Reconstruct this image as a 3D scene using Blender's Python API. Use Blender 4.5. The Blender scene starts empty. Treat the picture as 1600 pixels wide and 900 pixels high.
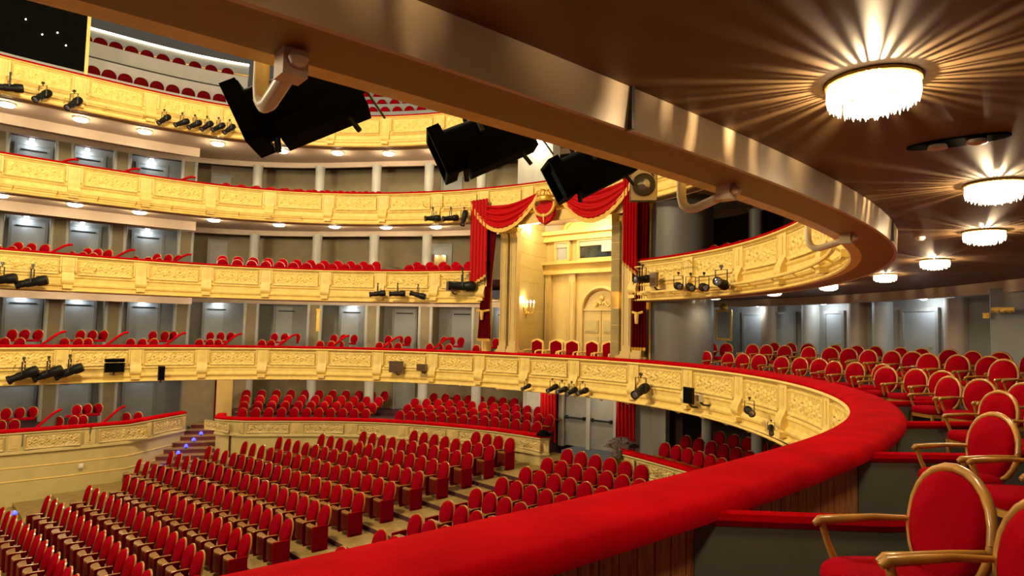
import bpy, math, random
import numpy as np
from mathutils import Matrix, Vector

random.seed(7)
rng = np.random.default_rng(7)
PI = math.pi
ZE = 6.2                                   # eye height above the lowest stalls row; heights below are relative to the eye
SC = bpy.context.scene
COL = SC.collection

# ------------------------------------------------------------------ camera
FPX, PITCH, ROLL = 1000.74, 0.0646, 0.0217
cam_d = bpy.data.cameras.new('camera')
cam_d.sensor_width = 36.0
cam_d.lens = 36.0 * FPX / 1600.0
cam_d.clip_start = 0.05
cam_d.clip_end = 200
cam = bpy.data.objects.new('camera', cam_d)
COL.objects.link(cam)
_up = Vector((0, -math.sin(PITCH), math.cos(PITCH)))
_fw = Vector((0, math.cos(PITCH), math.sin(PITCH)))
_rt = Vector((1, 0, 0))
_cr = math.cos(ROLL) * _rt + math.sin(ROLL) * _up
_cu = -math.sin(ROLL) * _rt + math.cos(ROLL) * _up
_m = Matrix((_cr, _cu, -_fw)).transposed().to_4x4()
_m.translation = Vector((0, 0, ZE))
cam.matrix_world = _m
SC.camera = cam

# ------------------------------------------------------------------ world, exposure
w = bpy.data.worlds.new('world')
SC.world = w
w.use_nodes = True
w.node_tree.nodes['Background'].inputs[0].default_value = (1.0, 0.86, 0.66, 1)
w.node_tree.nodes['Background'].inputs[1].default_value = 0.08
SC.view_settings.view_transform = 'Standard'
SC.view_settings.look = 'None'
SC.view_settings.gamma = 1.0
SC.view_settings.exposure = 0.0
SC.view_settings.use_curve_mapping = False

# ------------------------------------------------------------------ main lights of the hall
HALL_W, FILL_W = 5900, 4300
WARM = (1.0, 0.78, 0.46)
def light(name, loc, power, color=WARM, radius=0.1, kind='POINT', aim=None, size=None, spot=None):
    d = bpy.data.lights.new(name, kind)
    d.energy = power
    d.color = color
    if kind in ('POINT', 'SPOT'):
        d.shadow_soft_size = radius
    if kind == 'AREA':
        d.shape = 'DISK'
        d.size = size
    if kind == 'SPOT':
        d.spot_size = spot or 1.5
        d.spot_blend = 0.6
    o = bpy.data.objects.new(name, d)
    COL.objects.link(o)
    o.location = (loc[0], loc[1], loc[2])
    if aim is not None:
        o.rotation_euler = (Vector(aim) - Vector(loc)).to_track_quat('-Z', 'Y').to_euler()
    return o

# ------------------------------------------------------------------ plan of the horseshoe
C0 = np.array([-6.09, 12.93])
AX = 0.7646
AV = np.array([math.cos(AX), math.sin(AX)])        # from the stage towards the royal box
NV = np.array([-math.sin(AX), math.cos(AX)])
_TH = np.radians([-75, -62, -48, -33, -15, 5, 30, 60, 90, 115, 135, 150])
_R = np.array([12.583, 11.854, 11.513, 11.495, 11.471, 11.528, 11.599, 11.395, 11.581, 11.69, 11.555, 12.002])
def _spline(th):
    n = len(_TH); h = np.diff(_TH); A = np.eye(n); b = np.zeros(n)
    for i in range(1, n - 1):
        A[i, i-1] = h[i-1]; A[i, i] = 2 * (h[i-1] + h[i]); A[i, i+1] = h[i]
        b[i] = 6 * ((_R[i+1] - _R[i]) / h[i] - (_R[i] - _R[i-1]) / h[i-1])
    M = np.linalg.solve(A, b)
    i = np.clip(np.searchsorted(_TH, th) - 1, 0, n - 2)
    a = (_TH[i+1] - th) / h[i]; c = (th - _TH[i]) / h[i]
    return a*_R[i] + c*_R[i+1] + ((a**3-a)*M[i] + (c**3-c)*M[i+1]) * h[i]**2 / 6
_tg = np.arange(-108, 168.01, 0.25)
_pg = np.zeros((len(_tg), 2))
_in = (_tg >= -72) & (_tg <= 148)
_rr = _spline(np.radians(_tg[_in]))
_pg[_in] = C0 + np.c_[_rr * np.cos(np.radians(_tg[_in])), _rr * np.sin(np.radians(_tg[_in]))]
def _ext(i0, i1, idx):
    p, dv = _pg[i0], _pg[i0] - _pg[i1]
    for i in idx:
        t = math.radians(_tg[i]); e = np.array([math.cos(t), math.sin(t)])
        k = np.linalg.solve(np.c_[e, -dv], p - C0)
        _pg[i] = C0 + k[0] * e
_ii = np.where(_in)[0]
_ext(_ii[0], _ii[0] + 24, range(0, _ii[0]))
_ext(_ii[-1], _ii[-1] - 24, range(_ii[-1] + 1, len(_tg)))
_dg = np.gradient(_pg, axis=0)
_ng = np.c_[_dg[:, 1], -_dg[:, 0]]
_ng /= np.linalg.norm(_ng, axis=1)[:, None]
for _ in range(20):
    _ng[1:-1] = (_ng[:-2] + 2 * _ng[1:-1] + _ng[2:]) / 4
_ng /= np.linalg.norm(_ng, axis=1)[:, None]

def sstep(x):
    x = min(1, max(0, x)); return x * x * (3 - 2 * x)
def dband(th):                                      # how far the fascia over the boxes stands behind the rail
    return 2.7 + 2.0 * sstep((th - 85) / 40) if th > 60 else 3.7 - 1.0 * sstep((th - 30) / 30)
def dwall(th):
    return dband(th) + 1.2
def nrm(th):
    v = np.array([np.interp(th, _tg, _ng[:, 0]), np.interp(th, _tg, _ng[:, 1])])
    return v / np.linalg.norm(v)
def pt(th, d=0.0):
    if callable(d):
        d = d(th)
    return np.array([np.interp(th, _tg, _pg[:, 0]), np.interp(th, _tg, _pg[:, 1])]) + nrm(th) * d
def back_dir(th):                                   # box partitions and box chairs are turned towards the stage
    b = math.degrees(AX) + (th - math.degrees(AX)) * 0.48
    return np.array([math.cos(math.radians(b)), math.sin(math.radians(b))])
def axis_pt(a, n):
    return C0 + AV * a + NV * n
def ray(px, py):
    u = (px - 800) / FPX; v = -(py - 450) / FPX
    return np.array(u * _cr + v * _cu + _fw)
def on_ring(px, py, d=0.0):
    """point of the hall seen in the photograph at px, py, standing d metres off the rail line on the far side"""
    D = ray(px, py); best = None; last = None
    for t in np.arange(40, 0.5, -0.02):
        q = D * t
        e = q[:2] - C0
        th = math.degrees(math.atan2(e[1], e[0]))
        if th < -120: th += 360
        s = np.hypot(*e) - np.hypot(*(pt(th, d) - C0))
        if last is not None and s * last <= 0:
            return q, th
        last = s
    return D * 20, 90.0

# levels: height of each velvet rail
RZ = {0: -3.5, 1: -0.8465, 2: 2.1535, 3: 5.14, 4: 8.175}
LIP = 1.23                                          # parapet height
SOF = 1.06                                          # soffit below the rail

# ------------------------------------------------------------------ materials
MATS = {}
def srgb(r, g, b):
    f = lambda c: ((c / 255.0 + 0.055) / 1.055) ** 2.4 if c > 10 else c / 255.0 / 12.92
    return (f(r), f(g), f(b), 1)
def mat(name, col, rough=0.5, metal=0.0, var=0.12, scale=6.0, bump=0.0, bscale=40.0, spec=0.5, sheen=0.0,
        emit=None, estr=0.0, stretch=(1, 1, 1), col2=None, coat=0.0, trans=0.0):
    m = bpy.data.materials.new(name)
    m.use_nodes = True
    nt = m.node_tree; N = nt.nodes; L = nt.links
    bs = N['Principled BSDF']
    bs.inputs['Roughness'].default_value = rough
    bs.inputs['Metallic'].default_value = metal
    bs.inputs['Specular IOR Level'].default_value = spec
    bs.inputs['Sheen Weight'].default_value = sheen
    bs.inputs['Coat Weight'].default_value = coat
    bs.inputs['Transmission Weight'].default_value = trans
    if sheen:
        bs.inputs['Sheen Tint'].default_value = (1, 0.25, 0.2, 1)
        bs.inputs['Sheen Roughness'].default_value = 0.4
    tc = N.new('ShaderNodeTexCoord')
    mp = N.new('ShaderNodeMapping')
    mp.inputs['Scale'].default_value = stretch
    L.new(tc.outputs['Object'], mp.inputs['Vector'])
    nz = N.new('ShaderNodeTexNoise')
    nz.inputs['Scale'].default_value = scale
    nz.inputs['Detail'].default_value = 4
    L.new(mp.outputs['Vector'], nz.inputs['Vector'])
    cr = N.new('ShaderNodeValToRGB')
    c1 = tuple(max(0, c * (1 - var)) for c in col[:3]) + (1,)
    c2 = col2 if col2 else tuple(min(1, c * (1 + var)) for c in col[:3]) + (1,)
    cr.color_ramp.elements[0].position = 0.3; cr.color_ramp.elements[0].color = c1
    cr.color_ramp.elements[1].position = 0.7; cr.color_ramp.elements[1].color = c2
    L.new(nz.outputs['Fac'], cr.inputs['Fac'])
    L.new(cr.outputs['Color'], bs.inputs['Base Color'])
    if bump:
        n2 = N.new('ShaderNodeTexNoise')
        n2.inputs['Scale'].default_value = bscale
        n2.inputs['Detail'].default_value = 3
        L.new(mp.outputs['Vector'], n2.inputs['Vector'])
        bp = N.new('ShaderNodeBump')
        bp.inputs['Strength'].default_value = bump
        bp.inputs['Distance'].default_value = 0.02
        L.new(n2.outputs['Fac'], bp.inputs['Height'])
        L.new(bp.outputs['Normal'], bs.inputs['Normal'])
    if emit:
        bs.inputs['Emission Color'].default_value = tuple(emit) + (1,)
        bs.inputs['Emission Strength'].default_value = estr
    MATS[name] = m
    return m

mat('gold', (0.88, 0.65, 0.19), rough=0.42, var=0.10, scale=5, bump=0.35, bscale=60)
mat('gold_relief', (0.91, 0.66, 0.19), rough=0.40, var=0.12, scale=9, bump=0.6, bscale=45)
mat('cream', (0.62, 0.46, 0.17), rough=0.5, var=0.07, scale=3, bump=0.08, bscale=30)
mat('cream_pale', (0.52, 0.42, 0.16), rough=0.55, var=0.06, scale=3, bump=0.06)
mat('ochre', (0.74, 0.52, 0.16), rough=0.5, var=0.06, scale=3)
mat('velvet', (0.38, 0.0006, 0.004), rough=0.95, var=0.18, scale=3, bump=0.25, bscale=160, spec=0.02)
mat('velvet_chair', (0.22, 0.0004, 0.005), rough=0.95, var=0.12, scale=5, bump=0.15, bscale=140, spec=0.03)
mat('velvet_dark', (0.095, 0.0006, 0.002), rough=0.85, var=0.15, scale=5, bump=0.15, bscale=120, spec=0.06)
mat('drape', (0.42, 0.0015, 0.004), rough=0.6, var=0.10, scale=4, bump=0.1, bscale=60, spec=0.15)
mat('fringe', (0.78, 0.48, 0.08), rough=0.45, var=0.3, scale=40, bump=0.8, bscale=90)
mat('chair_wood', (0.36, 0.17, 0.028), rough=0.3, var=0.25, scale=9, spec=0.6, coat=0.3)
mat('seat_wood', (0.12, 0.002, 0.002), rough=0.45, var=0.35, scale=7, stretch=(1, 1, 0.3), spec=0.2, col2=(0.16, 0.016, 0.004, 1))
mat('seat_cap', (0.20, 0.095, 0.012), rough=0.35, var=0.3, scale=9, spec=0.4)
mat('board', (0.48, 0.06, 0.02), rough=0.5, var=0.2, scale=9, stretch=(6, 6, 0.5), col2=(0.62, 0.32, 0.09, 1), bump=0.2)
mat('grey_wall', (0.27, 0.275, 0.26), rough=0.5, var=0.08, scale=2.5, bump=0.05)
mat('partition', (0.13, 0.135, 0.105), rough=0.6, var=0.12, scale=2.5)
mat('grey_door', (0.36, 0.39, 0.40), rough=0.4, var=0.05, scale=2.0)
mat('grey_drum', (0.13, 0.13, 0.118), rough=0.55, var=0.18, scale=1.6, stretch=(1, 1, 0.25))
mat('grey_column', (0.42, 0.42, 0.38), rough=0.45, var=0.1, scale=4, stretch=(1, 1, 0.15))
mat('taupe', (0.50, 0.39, 0.29), rough=0.55, var=0.05, scale=2.5)
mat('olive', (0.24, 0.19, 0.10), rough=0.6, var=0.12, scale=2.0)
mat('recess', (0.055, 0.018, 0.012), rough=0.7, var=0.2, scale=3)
mat('ceiling_brown', (0.18, 0.112, 0.052), rough=0.55, var=0.16, scale=1.2, spec=0.25)
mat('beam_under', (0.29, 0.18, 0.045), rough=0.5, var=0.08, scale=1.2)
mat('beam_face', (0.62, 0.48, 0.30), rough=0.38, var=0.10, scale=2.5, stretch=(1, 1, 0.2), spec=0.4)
mat('white_front', (0.36, 0.35, 0.34), rough=0.6, var=0.05, scale=3)
mat('grey_front', (0.22, 0.24, 0.26), rough=0.6, var=0.05, scale=3)
mat('black_metal', (0.007, 0.007, 0.007), rough=0.5, var=0.3, scale=6, spec=0.25)
mat('black_cloth', (0.002, 0.002, 0.002), rough=0.8, var=0.3, scale=6, spec=0.04)
mat('dark_metal', (0.05, 0.042, 0.035), rough=0.35, var=0.2, scale=8, metal=0.4)
mat('pale_metal', (0.72, 0.60, 0.42), rough=0.35, var=0.08, scale=8, spec=0.6)
mat('gilt', (0.80, 0.52, 0.10), rough=0.3, var=0.2, scale=25, metal=0.55, bump=0.5, bscale=50)
mat('floor_wood', (0.26, 0.18, 0.055), rough=0.4, var=0.25, scale=4, stretch=(1.0, 1.0, 1.0), bump=0.05)
mat('step_red', (0.12, 0.014, 0.008), rough=0.6, var=0.2, scale=6)
mat('step_edge', (0.30, 0.17, 0.06), rough=0.4, var=0.15, scale=8)
mat('carpet', (0.05, 0.012, 0.012), rough=0.95, var=0.3, scale=20)
mat('glass', (0.02, 0.03, 0.035), rough=0.08, var=0.5, scale=3, spec=0.8)
mat('lens', (0.08, 0.09, 0.18), rough=0.06, var=0.6, scale=9, spec=1.0, col2=(0.45, 0.42, 0.52, 1), metal=0.6)
mat('lamp_glow', (0.9, 0.85, 0.75), rough=0.3, var=0.02, emit=(1.0, 0.84, 0.58), estr=16)
mat('lamp_white', (0.9, 0.9, 0.9), rough=0.3, var=0.02, emit=(0.95, 0.98, 1.0), estr=14)
mat('crystal', (0.95, 0.90, 0.80), rough=0.12, var=0.02, spec=0.9, emit=(1.0, 0.82, 0.56), estr=4)
mat('cove_glow', (0.9, 0.8, 0.6), rough=0.4, var=0.02, emit=(1.0, 0.80, 0.46), estr=9)
mat('blue_led', (0.1, 0.1, 0.9), rough=0.3, var=0.02, emit=(0.02, 0.03, 1.0), estr=6)
mat('white_plastic', (0.75, 0.72, 0.66), rough=0.4, var=0.03)
mat('screen_dark', (0.10, 0.06, 0.03), rough=0.25, var=0.1)
mat('coat_cloth', (0.035, 0.018, 0.018), rough=0.9, var=0.6, scale=14, stretch=(0.4, 3, 3), col2=(0.16, 0.11, 0.10, 1))
mat('mirror', (0.42, 0.45, 0.46), rough=0.15, var=0.05, metal=0.2)

# ------------------------------------------------------------------ mesh helpers
class MB:
    def __init__(s): s.v = []; s.f = []
    def add(s, vs, fs):
        o = len(s.v); s.v += [tuple(float(c) for c in p) for p in vs]; s.f += [tuple(i + o for i in f) for f in fs]
        return s
    def box(s, c, size, rz=0.0, M=None):
        x, y, z = (k / 2 for k in size)
        vs = [(sx*x, sy*y, sz*z) for sz in (-1, 1) for sy in (-1, 1) for sx in (-1, 1)]
        if M is not None:
            vs = [M @ Vector(q) for q in vs]
        elif rz:
            k, q = math.cos(rz), math.sin(rz)
            vs = [(a*k - b*q, a*q + b*k, d) for a, b, d in vs]
        vs = [(a + c[0], b + c[1], d + c[2]) for a, b, d in vs]
        return s.add(vs, [(0, 2, 3, 1), (4, 5, 7, 6), (0, 1, 5, 4), (2, 6, 7, 3), (0, 4, 6, 2), (1, 3, 7, 5)])
    def tube(s, pts, r, n=8, cap=True):
        pts = [Vector(tuple(map(float, p))) for p in pts]; m = len(pts)
        rs = r if isinstance(r, (list, tuple)) else [r] * m
        vs = []; fs = []
        ref = None
        for i, p in enumerate(pts):
            t = (pts[min(i+1, m-1)] - pts[max(i-1, 0)]).normalized()
            if ref is None or abs(t.dot(ref)) > 0.98:
                ref = Vector((0, 0, 1)) if abs(t.z) < 0.9 else Vector((1, 0, 0))
            a = t.cross(ref).normalized(); b = t.cross(a).normalized()
            ref = ref - t * t.dot(ref)
            for k in range(n):
                an = 2 * PI * k / n
                vs.append(p + (a * math.cos(an) + b * math.sin(an)) * rs[i])
        for i in range(m - 1):
            for k in range(n):
                fs.append((i*n + k, i*n + (k+1) % n, (i+1)*n + (k+1) % n, (i+1)*n + k))
        if cap:
            fs.append(tuple(range(n))[::-1]); fs.append(tuple((m-1)*n + k for k in range(n)))
        return s.add(vs, fs)
    def lathe(s, prof, c=(0, 0, 0), n=16, M=None):
        vs = []; fs = []; m = len(prof)
        for r, z in prof:
            for k in range(n):
                q = Vector((r * math.cos(2*PI*k/n), r * math.sin(2*PI*k/n), z))
                if M is not None: q = M @ q
                vs.append((q[0] + c[0], q[1] + c[1], q[2] + c[2]))
        for i in range(m - 1):
            for k in range(n):
                fs.append((i*n + k, i*n + (k+1) % n, (i+1)*n + (k+1) % n, (i+1)*n + k))
        fs.append(tuple(range(n))[::-1]); fs.append(tuple((m-1)*n + k for k in range(n)))
        return s.add(vs, fs)
    def grid(s, rows):
        n = len(rows[0]); vs = [p for r in rows for p in r]
        fs = [(i*n + k, i*n + k + 1, (i+1)*n + k + 1, (i+1)*n + k) for i in range(len(rows)-1) for k in range(n-1)]
        return s.add(vs, fs)
    def prism(s, poly, z0, z1):
        n = len(poly)
        vs = [(p[0], p[1], z0) for p in poly] + [(p[0], p[1], z1) for p in poly]
        fs = [tuple(range(n))[::-1], tuple(range(n, 2*n))] + [(i, (i+1) % n, n + (i+1) % n, n + i) for i in range(n)]
        return s.add(vs, fs)
    def mesh(s, name, m, smooth=35, fix=True):
        me = bpy.data.meshes.new(name)
        me.from_pydata(s.v, [], s.f)
        if m: me.materials.append(MATS[m])
        if smooth:
            me.polygons.foreach_set('use_smooth', [True] * len(me.polygons))
            me.set_sharp_from_angle(angle=math.radians(smooth))
        me.update()
        return me
    def obj(s, name, m, parent=None, smooth=35):
        return link(name, s.mesh(name, m, smooth), parent)

def link(name, me, parent=None, loc=None, rz=None):
    o = bpy.data.objects.new(name, me)
    COL.objects.link(o)
    if parent is not None: o.parent = parent
    if loc is not None: o.location = tuple(float(c) for c in loc)
    if rz is not None: o.rotation_euler = (0, 0, rz)
    return o
def tag(o, label, cat=None, group=None, kind=None):
    o['label'] = label
    if cat: o['category'] = cat
    if group: o['group'] = group
    if kind: o['kind'] = kind
    return o
def thing(name, label, cat, loc=(0, 0, 0), rz=0.0, group=None, kind=None):
    return tag(link(name, None, None, loc, rz), label, cat, group, kind)
def struct(name, label, loc=(0, 0, 0), rz=0.0):
    return tag(link(name, None, None, loc, rz), label, None, None, 'structure')
def copy_tree(o, parent=None):
    c = o.copy(); COL.objects.link(c)
    if parent is not None: c.parent = parent
    for ch in o.children: copy_tree(ch, c)
    return c
def p3(p, z): return (float(p[0]), float(p[1]), float(z))
def face_rz(f): return math.atan2(f[0], -f[1])      # turn a thing whose front is -Y so that it faces f
ORD = ['first', 'second', 'third', 'fourth', 'fifth', 'sixth', 'seventh', 'eighth', 'ninth', 'tenth', 'eleventh', 'twelfth',
       'thirteenth', 'fourteenth', 'fifteenth', 'sixteenth', 'seventeenth', 'eighteenth', 'nineteenth', 'twentieth',
       'twenty-first', 'twenty-second', 'twenty-third', 'twenty-fourth', 'twenty-fifth', 'twenty-sixth', 'twenty-seventh', 'twenty-eighth']

def sweep(prof, t0, t1, step=1.5, closed=True):
    """sweep a cross section of (offset behind the rail, height) along the horseshoe"""
    n = max(2, int(abs(t1 - t0) / step) + 1)
    mb = MB(); vs = []; fs = []; m = len(prof)
    for th in np.linspace(t0, t1, n):
        for d, z in prof:
            vs.append(p3(pt(th, d), z))
    for i in range(n - 1):
        for k in range(m if closed else m - 1):
            fs.append((i*m + k, (i+1)*m + k, (i+1)*m + (k+1) % m, i*m + (k+1) % m))
    if closed:
        fs.append(tuple(range(m))); fs.append(tuple((n-1)*m + k for k in range(m))[::-1])
    return mb.add(vs, fs)
# ================================================================== THE SHELL
PIL = [157.0, 146.8, 136.7, 126.3, 116.0, 106.0, 95.3, 84.7, 73.8, 64.1, 54.8, 44.7, 32.6, 21.2, 9.8, -1.0, -13.3, -24.5, -35.5, -46.5]
LEVEL = {1: 'first', 2: 'second', 3: 'third', 4: 'top'}

def spiral(x, z, cx, cz, sgn, r0):
    dx, dz = x - cx, z - cz
    r = math.hypot(dx, dz); a = math.atan2(dz, dx) * sgn
    return math.cos(2.2 * a * 0 + a - r / r0 * 7.0) * math.exp(-(r / r0) ** 2 * 1.6)
PW, PH = 1.56, 0.50
def panel_mesh(name, m):
    nx, nz = 74, 18
    rows = []
    for j in range(nz + 1):
        z = -PH / 2 + PH * j / nz; row = []
        for i in range(nx + 1):
            x = -PW / 2 + PW * i / nx
            ex = min(PW / 2 - abs(x), PH / 2 - abs(z))
            h = 0.0
            if ex < 0.035: h = 0.030 * math.sin(min(1, ex / 0.035) * PI) + (0.012 if ex < 0.004 else 0)
            elif ex < 0.05: h = -0.008
            else:
                ax_ = abs(x)
                for cx, cz, sg, r0 in ((0.16, 0.05, 1, .12), (0.33, -0.05, -1, .12), (0.50, 0.05, 1, .12), (0.65, -0.04, -1, .10)):
                    h += 0.030 * spiral(ax_, z, cx, cz, sg, r0)
                h += 0.035 * math.exp(-(x / 0.06) ** 2 - (z / 0.16) ** 2)
                h += 0.014 * math.sin(ax_ * 62) * math.sin(z * 58 + ax_ * 9)
                h = max(h, -0.012)
            row.append((x, -h - x * x / 23.0, z))
        rows.append(row)
    return MB().grid(rows).mesh(name, m, 60)
PANEL = panel_mesh('panel', 'gold_relief')
def bead_mesh():
    mb = MB(); n = 30
    for i in range(n):
        x = -PW / 2 + PW * (i + 0.5) / n; w_ = PW / n * 0.42; y = -x * x / 23.0
        vs = [(x - w_, y, 0), (x + w_, y, 0), (x, y, 0.035), (x, y, -0.035), (x, y - 0.03, 0)]
        mb.add(vs, [(0, 3, 4), (3, 1, 4), (1, 2, 4), (2, 0, 4)])
    return mb.mesh('bead_moulding', 'gold', 80)
BEAD = bead_mesh()
def pilaster_mesh():
    prof = [(-0.03, -0.10), (-0.035, -0.60), (-0.055, -0.66), (-0.10, -0.74), (-0.135, -0.84), (-0.135, -0.92), (-0.09, -0.99), (-0.03, -1.02), (0.10, -1.02), (0.10, -0.10)]
    mb = MB()
    n = len(prof)
    for x0, x1, pr in ((-0.17, 0.17, prof),):
        vs = [(x0, y, z) for y, z in pr] + [(x1, y, z) for y, z in pr]
        mb.add(vs, [tuple(range(n)), tuple(range(n, 2*n))[::-1]] + [(i, n + i, n + (i+1) % n, (i+1) % n) for i in range(n)])
    for sx in (-1, 1):
        mb.box((sx * 0.205, -0.012, -0.36), (0.05, 0.05, 0.52))
        mb.tube([(sx * 0.10, -0.02, -0.17), (sx * 0.10, -0.02, -0.56)], 0.018, 6)
    mb.box((0, -0.03, -0.36), (0.12, 0.03, 0.36))
    mb.box((0, -0.06, -1.09), (0.26, 0.16, 0.10))
    return mb.mesh('pilaster', 'gold', 40)
PILAST = pilaster_mesh()

def balcony(level, segs, pils):
    z = RZ[level]
    root = struct('trim_%d' % level, 'gilded carved front of the %s balcony' % LEVEL[level], (0, 0, 0))
    for (t0, t1) in segs:
        core = [(0.06, z-0.02), (-0.07, z-0.05), (-0.09, z-0.085), (-0.03, z-0.11), (-0.005, z-0.15), (0.02, z-0.155), (0.03, z-0.70), (0.0, z-0.72),
                (-0.03, z-0.76), (0.01, z-0.80), (0.015, z-0.92), (-0.03, z-0.95), (-0.06, z-1.0), (-0.05, z-1.05), (0.0, z-1.08), (0.01, z-1.15), (-0.05, z-1.18),
                (-0.07, z-1.21), (-0.05, z-LIP), (0.08, z-LIP), (0.10, z-0.9), (0.14, z-0.06)]
        sweep(core, t0, t1, 1.2).obj('front', 'gold', root, 30)
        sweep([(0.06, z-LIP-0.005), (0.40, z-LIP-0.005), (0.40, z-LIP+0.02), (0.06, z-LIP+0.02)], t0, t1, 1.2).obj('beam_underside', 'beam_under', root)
        for tj in (-57.2, -36, -15, 8, 30, 66, 88, 110, 132, 154):
            if t0 + 1 < tj < t1 - 1: sweep([(0.38, z-LIP-0.022), (0.425, z-LIP-0.022), (0.425, z-SOF), (0.38, z-SOF)], tj, tj + .09, 1).obj('joint', 'dark_metal', root)
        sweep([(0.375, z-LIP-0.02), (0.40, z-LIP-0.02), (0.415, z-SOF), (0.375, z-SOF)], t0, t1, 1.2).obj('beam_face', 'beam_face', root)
    for a, b in zip(pils[:-1], pils[1:]):
        if any(t0 <= min(a, b) and max(a, b) <= t1 for t0, t1 in segs):
            mth = (a + b) / 2
            wid = np.linalg.norm(pt(a) - pt(b)) - 0.52
            rz = face_rz(-nrm(mth))
            o = link('panel', PANEL, root, p3(pt(mth, 0.0), z - 0.43), rz); o.scale = (wid / PW, 1.5, 1)
            o = link('bead_moulding', BEAD, root, p3(pt(mth, 0.0), z - 0.76), rz); o.scale = (wid / PW, 1.5, 1.15)
    for a in pils:
        if any(t0 - .1 <= a <= t1 + .1 for t0, t1 in segs):
            link('pilaster', PILAST, root, p3(pt(a, 0.0), z), face_rz(-nrm(a)))
    return root
balcony(1, [(-100, 160)], PIL)
balcony(2, [(64.1, 160)], [p for p in PIL if p > 64]).name = 'trim_2'
balcony(2, [(-100, 32.6)], [p for p in PIL if p < 33])['label'] = 'gilded carved front of the second balcony right of the royal box'
balcony(3, [(5, 160)], [p for p in PIL if p > 8])
balcony(4, [(20, 160)], [p for p in PIL if p > 20])

# velvet rails
def rail(level, t0, t1, label, wid=0.40, step=1.2):
    z = RZ[level]
    n = 5
    prof = [(-0.05, z-0.06)]
    prof += [(-0.05 - 0.03 * math.sin(k / n * PI / 1), z - 0.06 + 0.07 * k / n) for k in range(1, n)]
    prof += [(-0.02, z+0.022), (0.07, z+0.030), (0.11, z+0.036), (wid * .6, z+0.038), (wid-0.03, z+0.034), (wid+0.02, z+0.016), (wid+0.045, z-0.02), (wid+0.04, z-0.065), (wid, z-0.085), (0.0, z-0.085)]
    o = sweep(prof, t0, t1, step).obj('velvet_rail', 'velvet', None, 50)
    return tag(o, label, 'rail')
rail(1, -100, 160, 'wide red velvet rail sweeping from the foreground round the first balcony', 0.42, 0.75)
rail(2, 64.1, 160, 'red velvet rail of the second balcony, left of the royal box', 0.2)
rail(2, -30, 32.6, 'red velvet rail of the second balcony, right of the royal box', 0.2)
rail(3, 5, 160, 'red velvet rail of the third balcony, above the royal box draperies', 0.2)
rail(4, 20, 160, 'red velvet rail of the top balcony below the white gallery', 0.2)

# soffits, fascias, floors, back walls
def ring_ceiling(level, t0, t1, name, label, matn='ceiling_brown'):
    z = RZ[level] - SOF
    r = struct(name, label)
    sweep([(0.38, z), (lambda t: dband(t), z), (lambda t: dband(t), z + 0.03), (0.38, z + 0.03)], t0, t1, 2).obj('soffit', matn, r)
    sweep([(dband, z - 0.22), (lambda t: dband(t) + 0.10, z - 0.22), (lambda t: dband(t) + 0.10, z + 0.03), (dband, z + 0.03)], t0, t1, 2).obj('fascia', 'taupe', r)
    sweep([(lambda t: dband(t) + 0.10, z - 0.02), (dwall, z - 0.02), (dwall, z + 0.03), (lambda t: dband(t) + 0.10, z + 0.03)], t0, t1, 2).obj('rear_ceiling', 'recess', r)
    if t1 > 140:                                   # deeper valance over the boxes on the left
        sweep([(2.9, z - 0.36), (2.98, z - 0.36), (2.98, z + .01), (2.9, z + .01)], 117.2, t1, 2).obj('valance', 'taupe', r)
    return r
ring_ceiling(1, -20, 160, 'ceiling', 'taupe soffit under the first balcony', 'taupe')
ring_ceiling(2, 63, 160, 'ceiling', 'soffit under the second balcony, left of the royal box', 'taupe')
ring_ceiling(2, -100, 33, 'ceiling', 'brown lacquered ceiling over the nearest balcony with its lamps')
ring_ceiling(3, 0, 160, 'ceiling', 'soffit under the third balcony', 'taupe')
ring_ceiling(4, 20, 160, 'ceiling', 'soffit under the top balcony', 'taupe')

def ring_floor(level, t0, t1, label, lo=-0.5, hi=-0.22, d0=0.1):
    z = RZ[level]
    r = struct('floor', label)
    sweep([(d0, z + lo), (1.9, z + lo), (1.9, z + lo - 0.05), (d0, z + lo - 0.05)], t0, t1, 3).obj('front_tier', 'carpet', r)
    sweep([(1.9, z + hi), (dwall, z + hi), (dwall, z + hi - 0.05), (1.93, z + hi - 0.05), (1.93, z + lo - 0.05), (1.9, z + lo - 0.05)], t0, t1, 3).obj('rear_tier', 'carpet', r)
ring_floor(1, 63.5, 160, 'carpeted floor of the first balcony, left of the royal box')
ring_floor(1, -100, 32, 'carpeted floor of the nearest balcony boxes')
ring_floor(2, 64, 160, 'carpeted floor of the second balcony, left of the royal box')
ring_floor(2, -15, 32, 'carpeted floor of the second balcony, right of the royal box')
ring_floor(3, 5, 160, 'carpeted floor of the third balcony')

def ring_wall(name, t0, t1, z0, z1, matn, label, d=dwall):
    o = sweep([(d, z0), (d, z1), (lambda t: (d(t) if callable(d) else d) + 0.15, z1), (lambda t: (d(t) if callable(d) else d) + 0.15, z0)], t0, t1, 2).obj(name, matn)
    return tag(o, label, None, None, 'structure')
for lv in (1, 2, 3):
    z0, z1 = RZ[lv] - 0.5, RZ[lv] - 0.22 + 2.3
    ring_wall('wall_left', 117.5, 160, z0, z1, 'grey_wall', 'grey rear wall of the %s balcony boxes' % LEVEL[lv])
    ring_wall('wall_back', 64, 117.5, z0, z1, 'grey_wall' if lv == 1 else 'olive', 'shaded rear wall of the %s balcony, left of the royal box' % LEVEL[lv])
ring_wall('wall_right', -100, 34, RZ[1] - 0.5, RZ[1] + 2.1, 'grey_wall', 'grey rear wall of the nearest balcony boxes')
ring_wall('wall_right', -20, 36, RZ[2] - 0.5, RZ[2] + 2.1, 'recess', 'dark rear wall of the second balcony, right of the royal box')
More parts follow.
